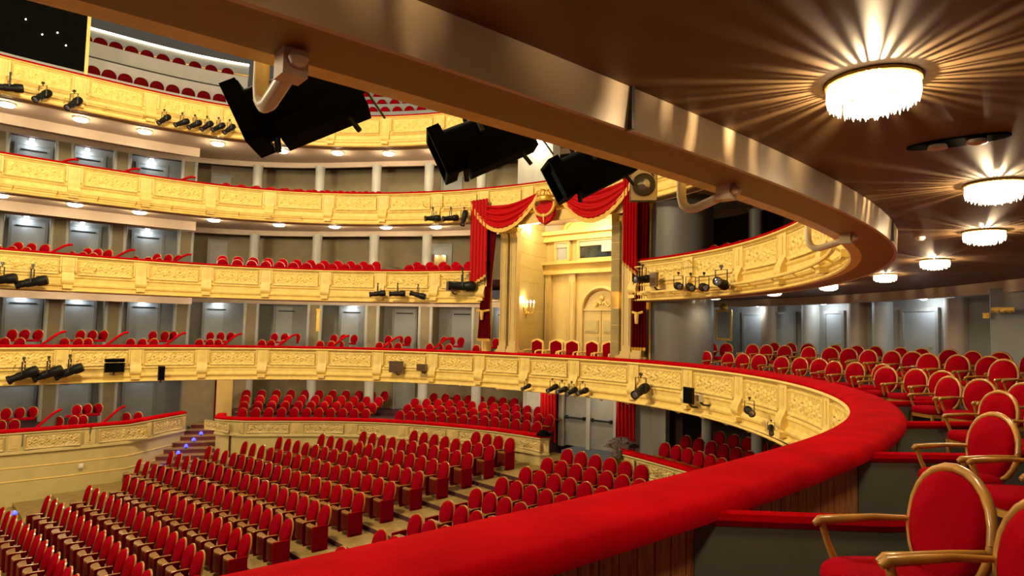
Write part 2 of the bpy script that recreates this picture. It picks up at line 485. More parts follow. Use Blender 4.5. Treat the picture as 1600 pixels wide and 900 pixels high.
ring_wall('wall_back', 5, 64, RZ[3] - 0.5, RZ[3] + 2.1, 'olive', 'shaded rear wall of the third balcony above the royal box')
ring_wall('wall_left', 112, 160, -5.0, RZ[1] - SOF, 'grey_wall', 'grey rear wall of the lowest boxes')
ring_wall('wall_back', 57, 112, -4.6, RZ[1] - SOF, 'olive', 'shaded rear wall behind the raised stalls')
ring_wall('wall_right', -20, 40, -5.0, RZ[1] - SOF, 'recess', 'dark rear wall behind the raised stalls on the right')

# piers between the boxes on the left, columns further round
PIER = [144.2, 135.6, 126.9, 118.0]
COLM = [109.2, 99.8, 90.0, 80.5, 70.7]
def pier(th, z0, z1, label):
    p = pt(th, dband(th) + 0.05); n = nrm(th); rz = face_rz(-n)
    r = struct('pier', label, p3(p, z0), rz)
    MB().box((0, 0.6, (z1 - z0) / 2), (0.46, 1.2, z1 - z0)).obj('shaft', 'olive', r)  # olive puts the pier's shade into its colour, between the grey edges
    for sx in (-1, 1):
        MB().lathe([(0.075, 0), (0.075, z1 - z0)], (sx * 0.25, 0.03, 0), 12).obj('corner_shaft', 'grey_column', r)
def column(th, z0, z1, label, rad=0.20, off=0.0):
    p = pt(th, dband(th) + off)
    r = struct('column', label, p3(p, z0))
    h = z1 - z0
    MB().lathe([(rad*1.2, 0), (rad*1.2, .06), (rad*1.03, .10), (rad, .14), (rad, h-.10), (rad*1.08, h-.06), (rad*1.08, h)], n=20).obj('shaft', 'grey_column', r)
for lv in (0, 1, 2, 3):
    z0 = RZ[lv] - (0.5 if lv else 1.0); z1 = RZ[lv + 1] - SOF - (0.17 if lv else 0.0)
    nm = LEVEL.get(lv, 'lowest')
    for i, th in enumerate(PIER[:4] if lv else PIER[:3]):
        pier(th, z0, z1, 'olive-shaded pier between %s balcony boxes, %s pier from the left' % (nm, ORD[i]) if lv else 'olive-shaded pier between the lowest boxes, %s from the left' % ORD[i])
    for i, th in enumerate(COLM + ([61.0] if lv in (0, 3) else [])):
        if lv == 1:
            pier(th, z0, z1, 'olive-shaded pier of the first balcony, %s pier left of the royal box' % ORD[len(COLM) - 1 - i])
        else:
            column(th, z0, z1, 'grey column on the %s balcony, %s column along from the stairs side' % (nm, ORD[i]) if lv else 'grey column behind the raised stalls, %s from the stairs' % ORD[i])
column(117.0, RZ[0] - 1.0, RZ[1] - SOF, 'grey column at the head of the red stairs')
for i, (th, t0_) in enumerate(((26.8, 29.0), (17.0, 21.0), (7.0, 11.0))):
    column(th, RZ[2] - .5, RZ[3] - SOF - .17, 'grey column in the dark second balcony, %s right of the royal box' % ORD[i])
    column(t0_, -4.6, RZ[1] - SOF, 'grey column in the dark recess under the nearest balcony, %s from the exit doors' % ORD[i], .16, -1.45)

# doors of the boxes
def door(n, th, wid, z0, h, label, matn='grey_door', slot=True, dd=0.0):
    p = pt(th, dwall(th) - 0.02 + dd)
    r = struct('door_%d' % n, label, p3(p, z0), face_rz(-nrm(th)))
    MB().box((0, -0.015, h / 2), (wid, 0.05, h)).obj('leaf', matn, r)
    f = MB()
    f.box((-wid / 2 - .05, -.02, h / 2), (.09, .09, h)); f.box((wid / 2 + .05, -.02, h / 2), (.09, .09, h)); f.box((0, -.02, h + .045), (wid + .19, .09, .09))
    f.obj('frame', 'grey_wall', r)
    if slot:
        MB().box((0, -.05, h - 0.18), (wid * .8, .03, .045)).obj('slot', 'black_metal', r)
    else:
        MB().tube([(wid * .38, -.04, .85), (wid * .38, -.09, .85), (wid * .30, -.09, .85)], .014, 6).obj('handle', 'gilt', r)
    return r
nd = 0
for lv in (0, 1, 2, 3):
    for i, th in enumerate((139.6, 131.3, 122.4)):
        nd += 1
        door(nd, th, 1.05, RZ[lv] - 0.22 if lv else -4.3, 1.85 if lv else 1.95, 'pale grey door in the %s row of boxes, %s from the left' % (['lowest', 'first balcony', 'second balcony', 'third balcony'][lv], ORD[i]))
for lv in (2, 3):
    nd += 1
    door(nd, 113.6, 0.85, RZ[lv] - 0.22, 1.7, 'cream door on the %s balcony beside the last box' % LEVEL[lv], 'white_front', False)
    nd += 1
    door(nd, 78.0 if lv == 3 else 79.5, 0.8, RZ[lv] - 0.22, 1.65, 'shaded door on the %s balcony left of the royal box' % LEVEL[lv], 'grey_wall', False)
for i, th in enumerate((113.7, 104.5, 94.5, 85.5, 75.5, 67.5)):
    nd += 1
    door(nd, th, 0.95, RZ[1] - 0.22, 1.85, 'pale grey door on the first balcony, %s left of the royal box' % ORD[5 - i])
nd += 1
door(nd, 85.2, 0.8, -4.0, 1.75, 'shaded grey door behind the raised stalls', 'grey_wall', False)
# right rear wall: doors alternate with rounded grey piers
for i, (th, wd) in enumerate(((30.2, .8), (26.5, .75), (20.3, .55), (10.5, 1.0), (-1.0, .9), (-12.0, .9), (-23, .9))):
    nd += 1
    door(nd, th, wd, RZ[1] - .22, 1.72, 'blue grey door of the nearest balcony, %s right of the royal box' % ORD[i], 'grey_door', False)
for i, th in enumerate((28.4, 23.2, 17.6, 14.6, 6.6, 1.8, -6.5, -17.5)):
    p = pt(th, dwall(th) + 0.02)
    r = struct('pier', 'rounded grey pier on the nearest balcony, %s right of the royal box' % ORD[i], p3(p, RZ[1] - .22), face_rz(-nrm(th)))
    MB().lathe([(0.30, 0), (0.30, 2.0)], n=24).obj('shaft', 'grey_column' if i % 2 else 'taupe', r)

# grey drums that close the balconies against the royal box
for lv, nm in ((1, 'nearest'), (2, 'second')):
    p = pt(29.9, 1.35)
    r = struct('drum_wall', 'curved grey plaster wall right of the royal box on the %s balcony' % nm, p3(p, RZ[lv] - .5))
    MB().lathe([(0.95, 0), (0.95, 2.44)], n=40).obj('drum', 'grey_drum', r)
p = pt(58.0, 1.9)
r = struct('drum_wall', 'grey pier on the third balcony above the royal box', p3(p, RZ[3] - .5), face_rz(-nrm(58)))
MB().box((0, 0, 1.22), (1.5, .6, 2.44)).obj('shaft', 'grey_column', r)

# ------------------------------------------------------------------ low partitions between the boxes
def partition(th, level, label, length=1.5, rise=0.38, flat=0.5, side=1):
    z = RZ[level]; b = back_dir(th)
    p = pt(th, 0.36 if level == 1 else 0.15)
    r = thing('box_partition', label, 'partition', p3(p, z - 0.5), math.atan2(b[1], b[0]), 'low partitions between boxes')
    n = 16; vs = []; fs = []
    top = [0.42 + rise * sstep((length * k / n - flat) / (length - flat)) for k in range(n + 1)]
    for k in range(n + 1):
        x = length * k / n
        for y in (-0.02, 0.02):
            vs += [(x, y, 0.0), (x, y, top[k])]
    for k in range(n):
        a = k * 4
        fs += [(a, a+4, a+5, a+1), (a+2, a+3, a+7, a+6), (a+1, a+5, a+7, a+3)]
    fs += [(0, 1, 3, 2), (n*4, n*4+2, n*4+3, n*4+1)]
    MB().add(vs, fs).obj('panel', 'partition', r)
    MB().tube([(length * k / n, 0, top[k] + 0.02) for k in range(n + 1)], 0.042, 8).obj('padded_top', 'velvet', r)
NEARP = [-54.3, -42.6, -31.5, -20.5, -9.5, 1.0, 11.5, 21.5]
for i, th in enumerate(NEARP):
    partition(th, 1, 'grey box partition with red padded top on the nearest balcony, %s from the royal box' % ORD[len(NEARP) - 1 - i], 1.35, 0.05, 0.9)
FARP = [(141.0, 132.2, 123.4, 114.4, 105.2, 95.8, 86.3, 76.5), (141.0, 132.2, 123.4), (141.0, 132.2, 123.4), (141.0, 132.2)]
for lv, lst in zip((1, 2, 3, 0), FARP):
    for i, th in enumerate(lst):
        partition(th, lv, 'curved red-topped partition between %s, %s from the left' % (['the lowest boxes', 'first balcony boxes', 'second balcony boxes', 'third balcony boxes'][lv], ORD[i]), 1.7, 0.5, 0.25)

# ------------------------------------------------------------------ wooden boarding behind the near rail
r = struct('wall_right', 'worn red and gold wooden boarding under the near velvet rail')
a = -72.0
while a < -8:
    b_ = a + 0.62
    sweep([(0.345, RZ[1] - .5), (0.365 + 0.006 * random.random(), RZ[1] - .5), (0.365 + 0.006 * random.random(), RZ[1] - .08), (0.345, RZ[1] - .08)], a, b_ - 0.05, 0.6).obj('board', 'board', r)
    a = b_

# ------------------------------------------------------------------ upper gallery above the top rail
g = struct('gallery', 'stepped white gallery above the top balcony')
z = RZ[4]
for nm, m_, prof in (('ledge', 'white_front', [(0.30, z-.12), (0.30, z+.20), (0.40, z+.20), (0.40, z-.12)]),
                ('tier_front', 'white_front', [(1.05, z-.1), (1.05, z+1.02), (1.15, z+1.02), (1.15, z-.1)]),
                ('tier_edge', 'black_metal', [(1.02, z+1.02), (1.02, z+1.06), (1.75, z+1.06), (1.75, z+1.02)]),
                ('tier_front', 'white_front', [(1.80, z+1.0), (1.80, z+1.86), (1.9, z+1.86), (1.9, z+1.0)]),
                ('tier_front', 'grey_front', [(2.45, z+1.7), (2.45, z+2.12), (2.55, z+2.12), (2.55, z+1.7)]),
                ('gilt_line', 'gilt', [(2.42, z+2.12), (2.42, z+2.16), (2.5, z+2.16), (2.5, z+2.12)]),
                ('tier_front', 'grey_front', [(2.9, z+2.1), (2.9, z+2.75), (3.0, z+2.75), (3.0, z+2.1)])):
    sweep(prof, 111, 160, 2).obj(nm, m_, g)
tag(sweep([(2.84, z+2.74), (2.84, z+2.80), (3.0, z+2.80), (3.0, z+2.74)], 111, 160, 2).obj('cove_light', 'cove_glow'), 'bright cove light line under the gallery ceiling', 'light')
g2 = struct('gallery', 'stepped grey gallery opposite the stage')
for k in range(4):
    d0 = 0.55 + k * 0.8; zz = z + .08 + k * 0.60
    sweep([(d0, zz - .4), (d0, zz + .28), (d0 + .1, zz + .28), (d0 + .1, zz - .1), (d0 + .8, zz - .1), (d0 + .8, zz - .4)], 42, 104, 2).obj('tier_front', 'grey_front', g2)
r = struct('gallery_stairs', 'steep gallery stairs with blue step lights')
for k in range(8):
    sweep([(0.35 + k*.4, z - .3 + k*.2), (0.35 + k*.4, z + k*.21), (0.78 + k*.4, z + k*.21), (0.78 + k*.4, z - .3 + k*.2)], 104.2, 110.8, 2).obj('step', 'step_edge', r)

# hall ceiling, out of view above
r = struct('ceiling', 'pale ceiling of the auditorium')
poly = [tuple(pt(t, 4.5)) for t in np.arange(-40, 161, 8)]
MB().prism(poly, RZ[4] + 4.2, RZ[4] + 4.4).obj('slab', 'white_front', r)
# ================================================================== STALLS
def zf(a): return -5.6 + 0.115 * a
ROWA = [9.88 - 0.99 * k for k in range(16)]
fl = struct('floor', 'stepped wooden stalls floor')
for k, a in enumerate(ROWA):
    z = zf(a)
    a0, a1 = a - 0.58, a + 0.41 if k else 13.2
    q = []
    for lo_hi in ((a0, 1), (a1, -1)):
        aa, s = lo_hi
        half = min(15.0, math.sqrt(max(9, 15.2 ** 2 - aa ** 2)))
        q += [axis_pt(aa, -half * s), axis_pt(aa, half * s)]
    MB().prism([tuple(x) for x in q], z - 0.3, z).obj('row_step', 'floor_wood', fl)
    MB().prism([tuple(axis_pt(a0 - .015, -9)), tuple(axis_pt(a0 - .015, 9)), tuple(axis_pt(a0 + .02, 9)), tuple(axis_pt(a0 + .02, -9))], z - 0.115, z - 0.004).obj('riser', 'carpet', fl)

# ---- lowest boxes: cream and gilt front on the left, with plain wall below
def poly_front(name, label, pts, z, h_front, floor_z, matn='cream_pale', rail_label=None, panels=True, bot_lines=True, splits=None):
    """front that follows a line of plan points (left to right seen from the hall)"""
    r = struct(name, label)
    P = [np.array(p) for p in pts]
    # resample
    seg = [np.linalg.norm(P[i+1] - P[i]) for i in range(len(P) - 1)]
    cum = np.r_[0, np.cumsum(seg)]
    def at(s):
        s = min(max(s, 0), cum[-1]); i = min(len(seg) - 1, int(np.searchsorted(cum, s, side='right') - 1)); i = max(0, i)
        t = (P[i+1] - P[i]) / seg[i]
        return P[i] + t * (s - cum[i]), t
    def strip(prof, s0, s1, nm, m_, par=r, sm=35):
        ss = sorted(set([s0, s1] + [c for c in cum if s0 < c < s1]))
        rows = []
        for j, s in enumerate(ss):
            p, t = at(s - 1e-6 if j == len(ss) - 1 else s)
            if 0 < j < len(ss) - 1:
                _, t2 = at(s - 1e-4); t = (t + t2) / np.linalg.norm(t + t2)
            n_ = np.array([-t[1], t[0]])       # outward, away from the hall
            rows.append([p3(p + n_ * d, zz) for d, zz in prof + prof[:1]])
        o = MB().grid(rows).obj(nm, m_, par, sm)
        return o
    Lt = cum[-1]
    strip([(0.0, z - .03), (-0.05, z - .05), (-.06, z - .09), (-.01, z - .12), (0.0, z - h_front + .1), (-.05, z - h_front + .06), (-.06, z - h_front), (0.02, z - h_front - .02), (0.02, floor_z - .4), (0.12, floor_z - .4), (.12, z - .03)], 0, Lt, 'front', matn)
    if bot_lines:
        for zz in np.linspace(z - h_front - .02, floor_z + .1, 4)[1:3]:
            strip([(0.0, zz), (0.0, zz + .03), (0.03, zz + .03), (0.03, zz)], 0, Lt, 'gilt_line', 'gold')
    if panels:
        s = 0.0
        sp = splits or 2.05
        n_ = max(1, round(Lt / sp)); sp = Lt / n_
        for k in range(n_):
            p, t = at((k + .5) * sp); rz = math.atan2(t[1], t[0])
            o = link('panel', PANEL_C, r, p3(p, z - h_front * .52), rz)
            o.scale = ((sp - .50) / PW, 1.8, (h_front - .26) / PH)
            link('pilaster_panel', SMALLP, r, p3(at((k + 1) * sp - .001 if k == n_ - 1 else (k + 1) * sp)[0] - at((k+1)*sp - .002)[1] * (.14 if k == n_ - 1 else 0), z - h_front * .52), rz).scale = (1, 1, (h_front - .24) / .44)
    if rail_label:
        ro = strip([(-.05, z - .06), (-.07, z - .02), (-.05, z + .02), (.0, z + .04), (.22, z + .045), (.28, z + .01), (.27, z - .06)], 0, Lt, 'velvet_rail', 'velvet', None, 50)
        tag(ro, rail_label, 'rail')
    return r
PANEL_C = panel_mesh('panel_cream', 'cream')
_mb = MB(); _mb.box((0, 0, 0), (.30, .05, .44)); _mb.box((0, -.03, 0), (.18, .03, .32)); _mb.box((0, -.05, 0), (.08, .02, .18))
SMALLP = _mb.mesh('pilaster_panel', 'cream', 30)
L0L = [pt(160, .2), pt(150, .2), (-15.70, 20.03), (-14.47, 21.11), (-13.19, 22.45), (-12.64, 25.29)]
poly_front('trim_5', 'cream and gilt front of the lowest boxes above the plain cream wall', L0L, -3.5, .72, -5.6, rail_label='red velvet rail of the lowest boxes beside the red stairs')
L0C = [(-11.2, 25.0), (-10.95, 24.2), (-10.6, 23.98)] + [tuple(C0 + r_ * np.array([math.cos(math.radians(t)), math.sin(math.radians(t))])) for t, r_ in
       ((108, 11.45), (102, 11.33), (96, 11.3), (90, 11.3), (84, 11.3), (78, 11.27), (72, 11.22), (66, 11.2), (60, 11.2), (54, 11.15), (50, 11.08))] + [(1.35, 21.5)]
poly_front('trim_6', 'cream and gilt front of the raised stalls behind the seats', L0C, -3.5, .62, -5.2, rail_label='red velvet rail of the raised stalls, left of the exit doors', bot_lines=False, splits=2.1)
L0R = [(3.55, 20.3), (3.2, 19.2), (3.75, 18.35), (4.35, 17.3), (4.95, 16.25), (5.35, 14.9), (5.5, 13.3), (5.4, 11.5)]
poly_front('trim_7', 'cream and gilt front of the raised stalls, right of the exit doors', L0R, -3.5, .62, -5.0, rail_label='red velvet rail of the raised stalls, right of the exit doors', bot_lines=False, splits=1.9)

# raised stalls floor tiers (under the first balcony)
def tier_floor(label, t0, t1, n, z0, dz, d0=0.05, dd=0.85):
    r = struct('floor', label)
    for k in range(n):
        zz = z0 + dz * k; a = d0 + dd * k; b = a + dd if k < n - 1 else 5.4
        sweep([(a, zz), (b, zz), (b, zz - .9), (a, zz - .9)], t0, t1, 3).obj('tier', 'carpet', r)
tier_floor('carpeted tiers of the raised stalls, left of the exit doors', 54.5, 111, 4, -4.02, .15)
tier_floor('carpeted tiers of the raised stalls, right of the exit doors', -20, 30, 4, -4.02, .15)
tier_floor('carpeted floor of the lowest boxes', 131, 160, 2, -4.05, .2, .5, 1.4)

# red stairs between the lowest boxes and the raised stalls
st = struct('stairs', 'red stairs climbing between the lowest boxes and the raised stalls')
A_, B_ = np.array([-13.0, 23.0]), np.array([-10.95, 23.6])
up = np.array([0.10, 0.99])
for k in range(8):
    q0 = A_ + up * (.42 * k) + (np.array([0.02, 0.12]) * k if False else 0); q1 = B_ + up * (.42 * k)
    zz = -5.25 + .17 * k
    pl = [tuple(q0), tuple(q1), tuple(q1 + up * (3.4 - .42 * k)), tuple(q0 + up * (3.4 - .42 * k))]
    MB().prism(pl, zz - .17, zz - .03).obj('riser', 'step_red', st)
    MB().prism([tuple(q0 - up * .03), tuple(q1 - up * .03), tuple(q1 + up * .42), tuple(q0 + up * .42)], zz - .03, zz).obj('tread', 'step_edge', st)
r = struct('wall_back', 'olive wall with yellow panel at the head of the red stairs')
q = pt(113.5, 3.7); rz = face_rz(-nrm(113.5))
r.location = p3(q, -4.0); r.rotation_euler = (0, 0, rz)
MB().box((0, .1, .9), (2.4, .1, 2.3)).obj('plaster', 'olive', r)
MB().box((.38, .02, .9), (.62, .06, 2.2)).obj('yellow_panel', 'ochre', r)
MB().box((.03, .0, .9), (.05, .08, 2.2)).obj('red_edge', 'velvet_dark', r)

# exit doors under the royal box
ex = pt(48.6, 2.2); rz = face_rz(-nrm(48.6))
nd += 1
r = struct('door_%d' % nd, 'grey exit doors with black panic bars under the royal box', p3(ex, zf(12.4)), rz)
for sx in (-1, 1):
    lf = MB().box((sx * .55, 0, 1.0), (.92, .06, 2.0)).obj('leaf', 'grey_wall', r)
    b = MB(); b.tube([(sx * .55 - .36, -.12, 1.02), (sx * .55 + .36, -.12, 1.02)], .035, 8)
    b.box((sx * .55 - .38, -.07, 1.02), (.08, .12, .12)); b.box((sx * .55 + .38, -.07, 1.02), (.08, .12, .12))
    b.obj('panic_bar', 'black_metal', lf)
MB().box((0, -.02, 1.0), (.16, .14, 2.1)).obj('mullion', 'grey_column', r)
for sx in (-1, 1):
    MB().box((sx * 1.16, -.02, 1.0), (.22, .2, 2.1)).obj('jamb', 'grey_column', r)
r = struct('wall_back', 'grey wall flanking the exit doors under the royal box', p3(ex, zf(12.4)), rz)
for x, w_ in ((-2.3, 1.1), (2.35, 1.2)):
    MB().box((x, .15, 1.0), (w_, .3, 2.1)).obj('panel', 'grey_column', r)
MB().box((0, .6, 1.0), (6.6, .1, 2.2)).obj('backing', 'recess', r)

def curtain_mesh(w_, h, folds, amp, m_, name='curtain', taper=0.0, rnd=0):
    rows = []; n = folds * 8
    for j in range(13):
        zz = h * (1 - j / 12); row = []
        k = 1 - taper * math.sin(PI * j / 12)
        for i in range(n + 1):
            u = i / n
            x = (u - .5) * w_ * k
            y = amp * math.sin(u * folds * 2 * PI + .5 * math.sin(j * .6 + rnd)) * (.5 + .5 * j / 12)
            row.append((x, y, zz))
        rows.append(row)
    # folded back so that the cloth has a reverse side
    back = [[(x, y + .03, zz) for x, y, zz in r_] for r_ in rows]
    return MB().grid(rows).grid(back).mesh(name, m_, 70)
for sx, lab in ((-1, 'red curtain hanging left of the exit doors'), (1, 'red curtain hanging right of the exit doors')):
    p = ex + np.array([math.cos(rz), math.sin(rz)]) * (sx * 1.62) - nrm(48.6) * .30
    o = link('door_curtain', curtain_mesh(.72, 2.0, 5, .05, 'drape'), None, p3(p, zf(12.4) + .06), rz)
    tag(o, lab, 'curtain', 'exit door curtains')

# ================================================================== ROYAL BOX
PLv, PRv = pt(64, .35), pt(31.5, .35)
RW = float(np.linalg.norm(PRv - PLv)); E1 = (PRv - PLv) / RW; E2 = np.array([-E1[1], E1[0]])
RRZ = math.atan2(E1[1], E1[0])
RF = RZ[1] - .5                                   # floor of the royal box
def rb(u, v): return PLv + E1 * u + E2 * v
rbx = struct('royal_box', 'cream and gold interior of the royal box', p3(PLv, 0), RRZ)
VB = 2.65
fm = MB(); fm.box((RW / 2, 1.65, RF - .05), (RW + .4, 2.5, .1)); fm.obj('floor', 'carpet', rbx)
# lower storey of the back wall
MB().box((RW / 2, VB + .15, 1.6), (RW, .2, 6.0)).obj('back_wall', 'cream', rbx)
MB().box((RW / 2, 1.3, 4.35), (RW + .3, 3.0, .12)).obj('ceiling_slab', 'cream_pale', rbx)
# flared side walls built of rusticated courses
for side in (0, 1):
    mir = (lambda u: u) if side == 0 else (lambda u: RW - u)
    for k in range(11):
        z0 = RF + k * .52
        ln = [(1.38, .12), (1.10, .9), (.85, 1.6), (.70, 2.2), (.70, VB + .1)]
        a = [(mir(u), v) for u, v in ln]; b = [(mir(u - .3), v) for u, v in ln][::-1]
        MB().prism(a + b, z0, z0 + .505).obj('stone_course', 'cream_pale', rbx, 50)
        aa = [(mir(u - .012), v) for u, v in ln]
        if k == 0:
            MB().prism(aa + b, RF, RF + 5.6).obj('joint_backing', 'ochre', rbx)
# paired front pilasters with capitals and bases
def pilaster_col(u, v, w_, z0, z1, par, m_='cream', cap=True):
    mb = MB()
    mb.box((u, v, (z0 + z1) / 2), (w_, .18, z1 - z0))
    mb.box((u, v - .03, z0 + .10), (w_ + .10, .28, .2)); mb.box((u, v - .02, z0 + .25), (w_ + .05, .22, .1))
    for sx in (-1, 1):
        mb.box((u + sx * w_ * .32, v - .10, (z0 + z1) / 2 + .1), (w_ * .12, .04, z1 - z0 - .8))
    o = mb.obj('pilaster', m_, par)
    if cap:
        c = MB(); h = .34
        c.box((u, v - .03, z1 - .03), (w_ + .12, .30, .07))
        for i in range(4):
            x = u - w_ / 2 + w_ * (i + .5) / 4
            c.tube([(x, v - .09, z1 - h), (x, v - .12, z1 - .16), (x, v - .19, z1 - .09), (x, v - .20, z1 - .14)], [.035, .045, .035, .02], 6)
        for sx in (-1, 1):
            c.lathe([(.01, -.09), (.07, -.09), (.075, 0), (.07, .02), (.01, .02)], (u + sx * w_ * .5, v - .16, z1 - .10), 10, Matrix.Rotation(PI / 2, 3, 'X'))
        c.obj('capital', 'gold', o)
    return o
for side in (0, 1):
    mir = (lambda u: u) if side == 0 else (lambda u: RW - u)
    for u in ((.77, 1.22) if side == 0 else (.42, .80)):
        pilaster_col(mir(u), .16, .32, RF + .45, 3.62, rbx)
    MB().box((mir(.98 if side == 0 else .62), .24, RF + .30), (1.05, .42, .6)).obj('plinth', 'cream', rbx)
    pilaster_col(mir(-.12), .20, .30, RF, 4.1, rbx, 'gold')
# back wall order
for u in (.88, 2.02, RW - 2.02, RW - .88):
    pilaster_col(u, VB, .28, RF, 2.15, rbx, 'cream', False)
en = MB()
for z0, z1, pr in ((2.15, 2.30, .12), (2.30, 2.52, .06), (2.52, 2.62, .22), (3.42, 3.52, .14), (3.52, 3.66, .08), (3.66, 3.80, .26)):
    en.box((RW / 2, VB - pr / 2, (z0 + z1) / 2), (RW - 1.2, pr + .1, z1 - z0))
en.obj('entablature', 'ochre', rbx)
# segmental pediment
pe = []
for k in range(17):
    an = PI * (k / 16); pe.append((RW / 2 + 1.55 * math.cos(an), 3.80 + .48 * math.sin(an)))
mb = MB()
vs = [(x, VB - .18, z_) for x, z_ in pe] + [(x, VB + .05, z_) for x, z_ in pe]
n_ = len(pe); mb.add(vs, [tuple(range(n_)), tuple(range(n_, 2*n_))[::-1]] + [(i, n_ + i, n_ + i + 1, i + 1) for i in range(n_ - 1)])
mb.tube([(x, VB - .24, z_ + .03) for x, z_ in pe], .06, 6)
mb.obj('pediment', 'ochre', rbx)
# windows of the upper storey
def rwindow(u0, u1, n, label):
    global nw
    r = struct('window_%d' % n, label, p3(rb(u0, VB - .05), 2.66), RRZ)
    w_ = u1 - u0; h = .74
    f = MB()
    for x in (0, w_): f.box((x, 0, h / 2), (.10, .14, h))
    for zz in (0, h): f.box((w_ / 2, 0, zz), (w_ + .1, .14, .10))
    f.obj('frame', 'cream', r)
    MB().box((w_ / 2, .03, h / 2), (w_, .02, h)).obj('pane', 'glass' if n == 2 else 'grey_door', r)
    MB().box((w_ / 2, .0, h - .12), (w_ - .1, .05, .22)).obj('blind', 'taupe', r)
rwindow(1.22, 1.84, 1, 'small pale window left of the control room window in royal box')
rwindow(2.28, RW - 2.28, 2, 'dark glazed control room window above the royal box door')
rwindow(RW - 1.84, RW - 1.22, 3, 'small pale window right of the control room window in royal box')
# things seen behind the control room glass
o = MB().box((0, 0, 0), (.5, .06, .28)).box((0, -.035, 0), (.44, .01, .22)).obj('control_monitor', 'grey_door'); o.location = p3(rb(3.55, VB - .045), 3.05); o.rotation_euler = (0, 0, RRZ)
tag(o, 'grey monitor in the control room window above the royal box', 'monitor')
# arched door
nd += 1
ad = struct('door_%d' % nd, 'arched double door of the royal box with carved fan', p3(rb(RW / 2, VB + .02), RF), RRZ)
HW, HS = .80, 1.98 + .15
f = MB(); arc = [(-HW, 0)] + [(-HW * math.cos(PI * k / 20), HS + HW * math.sin(PI * k / 20)) for k in range(21)] + [(HW, 0)]
for rr_, yy, m_, nm in ((.075, -.06, 'ochre', 'arch_moulding'), (.04, -.13, 'cream', 'arch_bead')):
    MB().tube([(x * (1.05 if nm == 'arch_moulding' else 1.0), yy, z_) for x, z_ in arc], rr_, 8).obj(nm, m_, ad)
vs = [(x, 0, z_) for x, z_ in arc]; MB().add(vs, [tuple(range(len(vs)))]).obj('tympanum', 'cream', ad)
MB().box((0, -.06, HS), (HW * 2, .10, .07)).obj('transom', 'cream', ad)
for sx in (-1, 1):
    lf = MB().box((sx * HW / 2, -.03, HS / 2), (HW - .03, .06, HS)).obj('leaf', 'cream', ad)
    for zz, hh in ((.40, .42), (.95, .44), (1.52, .46)):
        q = MB()
        q.box((sx * HW / 2, -.075, zz), (HW - .22, .04, hh)); q.box((sx * HW / 2, -.10, zz), (HW - .34, .03, hh - .12))
        q.obj('raised_panel', 'cream_pale', lf)
orn = MB()
for sx in (-1, 1):
    orn.tube([(sx * (.05 + .30 * k / 10), -.05, HS + .20 + .07 * math.sin(k / 10 * 2 * PI)) for k in range(11)], [.045 - .025 * k / 10 for k in range(11)], 6)
    orn.tube([(sx * .20 + .07 * math.cos(t), -.05, HS + .24 + .07 * math.sin(t)) for t in np.linspace(0, 5, 9)], .022, 5)
orn.lathe([(.0, -.03), (.08, -.02), (.09, .02), (.05, .05), (0, .06)], (0, -.05, HS + .42), 12, Matrix.Rotation(PI / 2, 3, 'X'))
orn.obj('carved_fan', 'ochre', ad)
# wall sconce
def sconce(u, v, rz, label):
    r = thing('wall_sconce', label, 'sconce', p3(rb(u, v), .72), rz)
    MB().lathe([(0, -.30), (.03, -.25), (.06, -.1), (.05, .05), (.07, .15), (.02, .28), (0, .32)], (0, 0, 0), 10).obj('back_plate', 'gilt', r)
    for k, x in enumerate((-.20, -.07, .07, .20)):
        a = MB(); a.tube([(0, -.05, -.05), (x * .5, -.18, -.14), (x, -.22, -.02), (x, -.22, .08)], .014, 6)
        a.lathe([(.0, 0), (.045, .01), (.04, .03), (.0, .03)], (x, -.22, .08), 8)
        ar = a.obj('arm', 'gilt', r)
        MB().lathe([(.016, 0), (.016, .14), (0, .15)], (x, -.22, .11), 8).obj('candle', 'white_plastic', ar)
        MB().lathe([(0, 0), (.035, .03), (.03, .07), (0, .12)], (x, -.22, .25), 8).obj('bulb', 'lamp_glow', ar)
    light('sconce_light', p3(rb(u, v) + (-E2 * .3 + E1 * .12) , ZE + 1.1), 55, (1, .80, .48), .12)
sconce(1.06, 1.05, RRZ + 1.1, 'gilt candle sconce on the left wall of the royal box')
sconce(RW - 1.06, 1.05, RRZ - 1.1, 'gilt candle sconce on the right wall of the royal box')
# hidden cove lamp that brightens the royal box ceiling
cv = MB().box((0, 0, 0), (1.3, .18, .05)).obj('strip_lamp', 'lamp_glow'); cv.location = p3(rb(1.6, 1.3), 4.25); cv.rotation_euler = (0, 0, RRZ)
tag(cv, 'bright strip lamp under the royal box ceiling', 'lamp')
light('royal_box_light', p3(rb(RW / 2, 1.4), ZE + 3.95), 210, (1, .80, .46), .3)

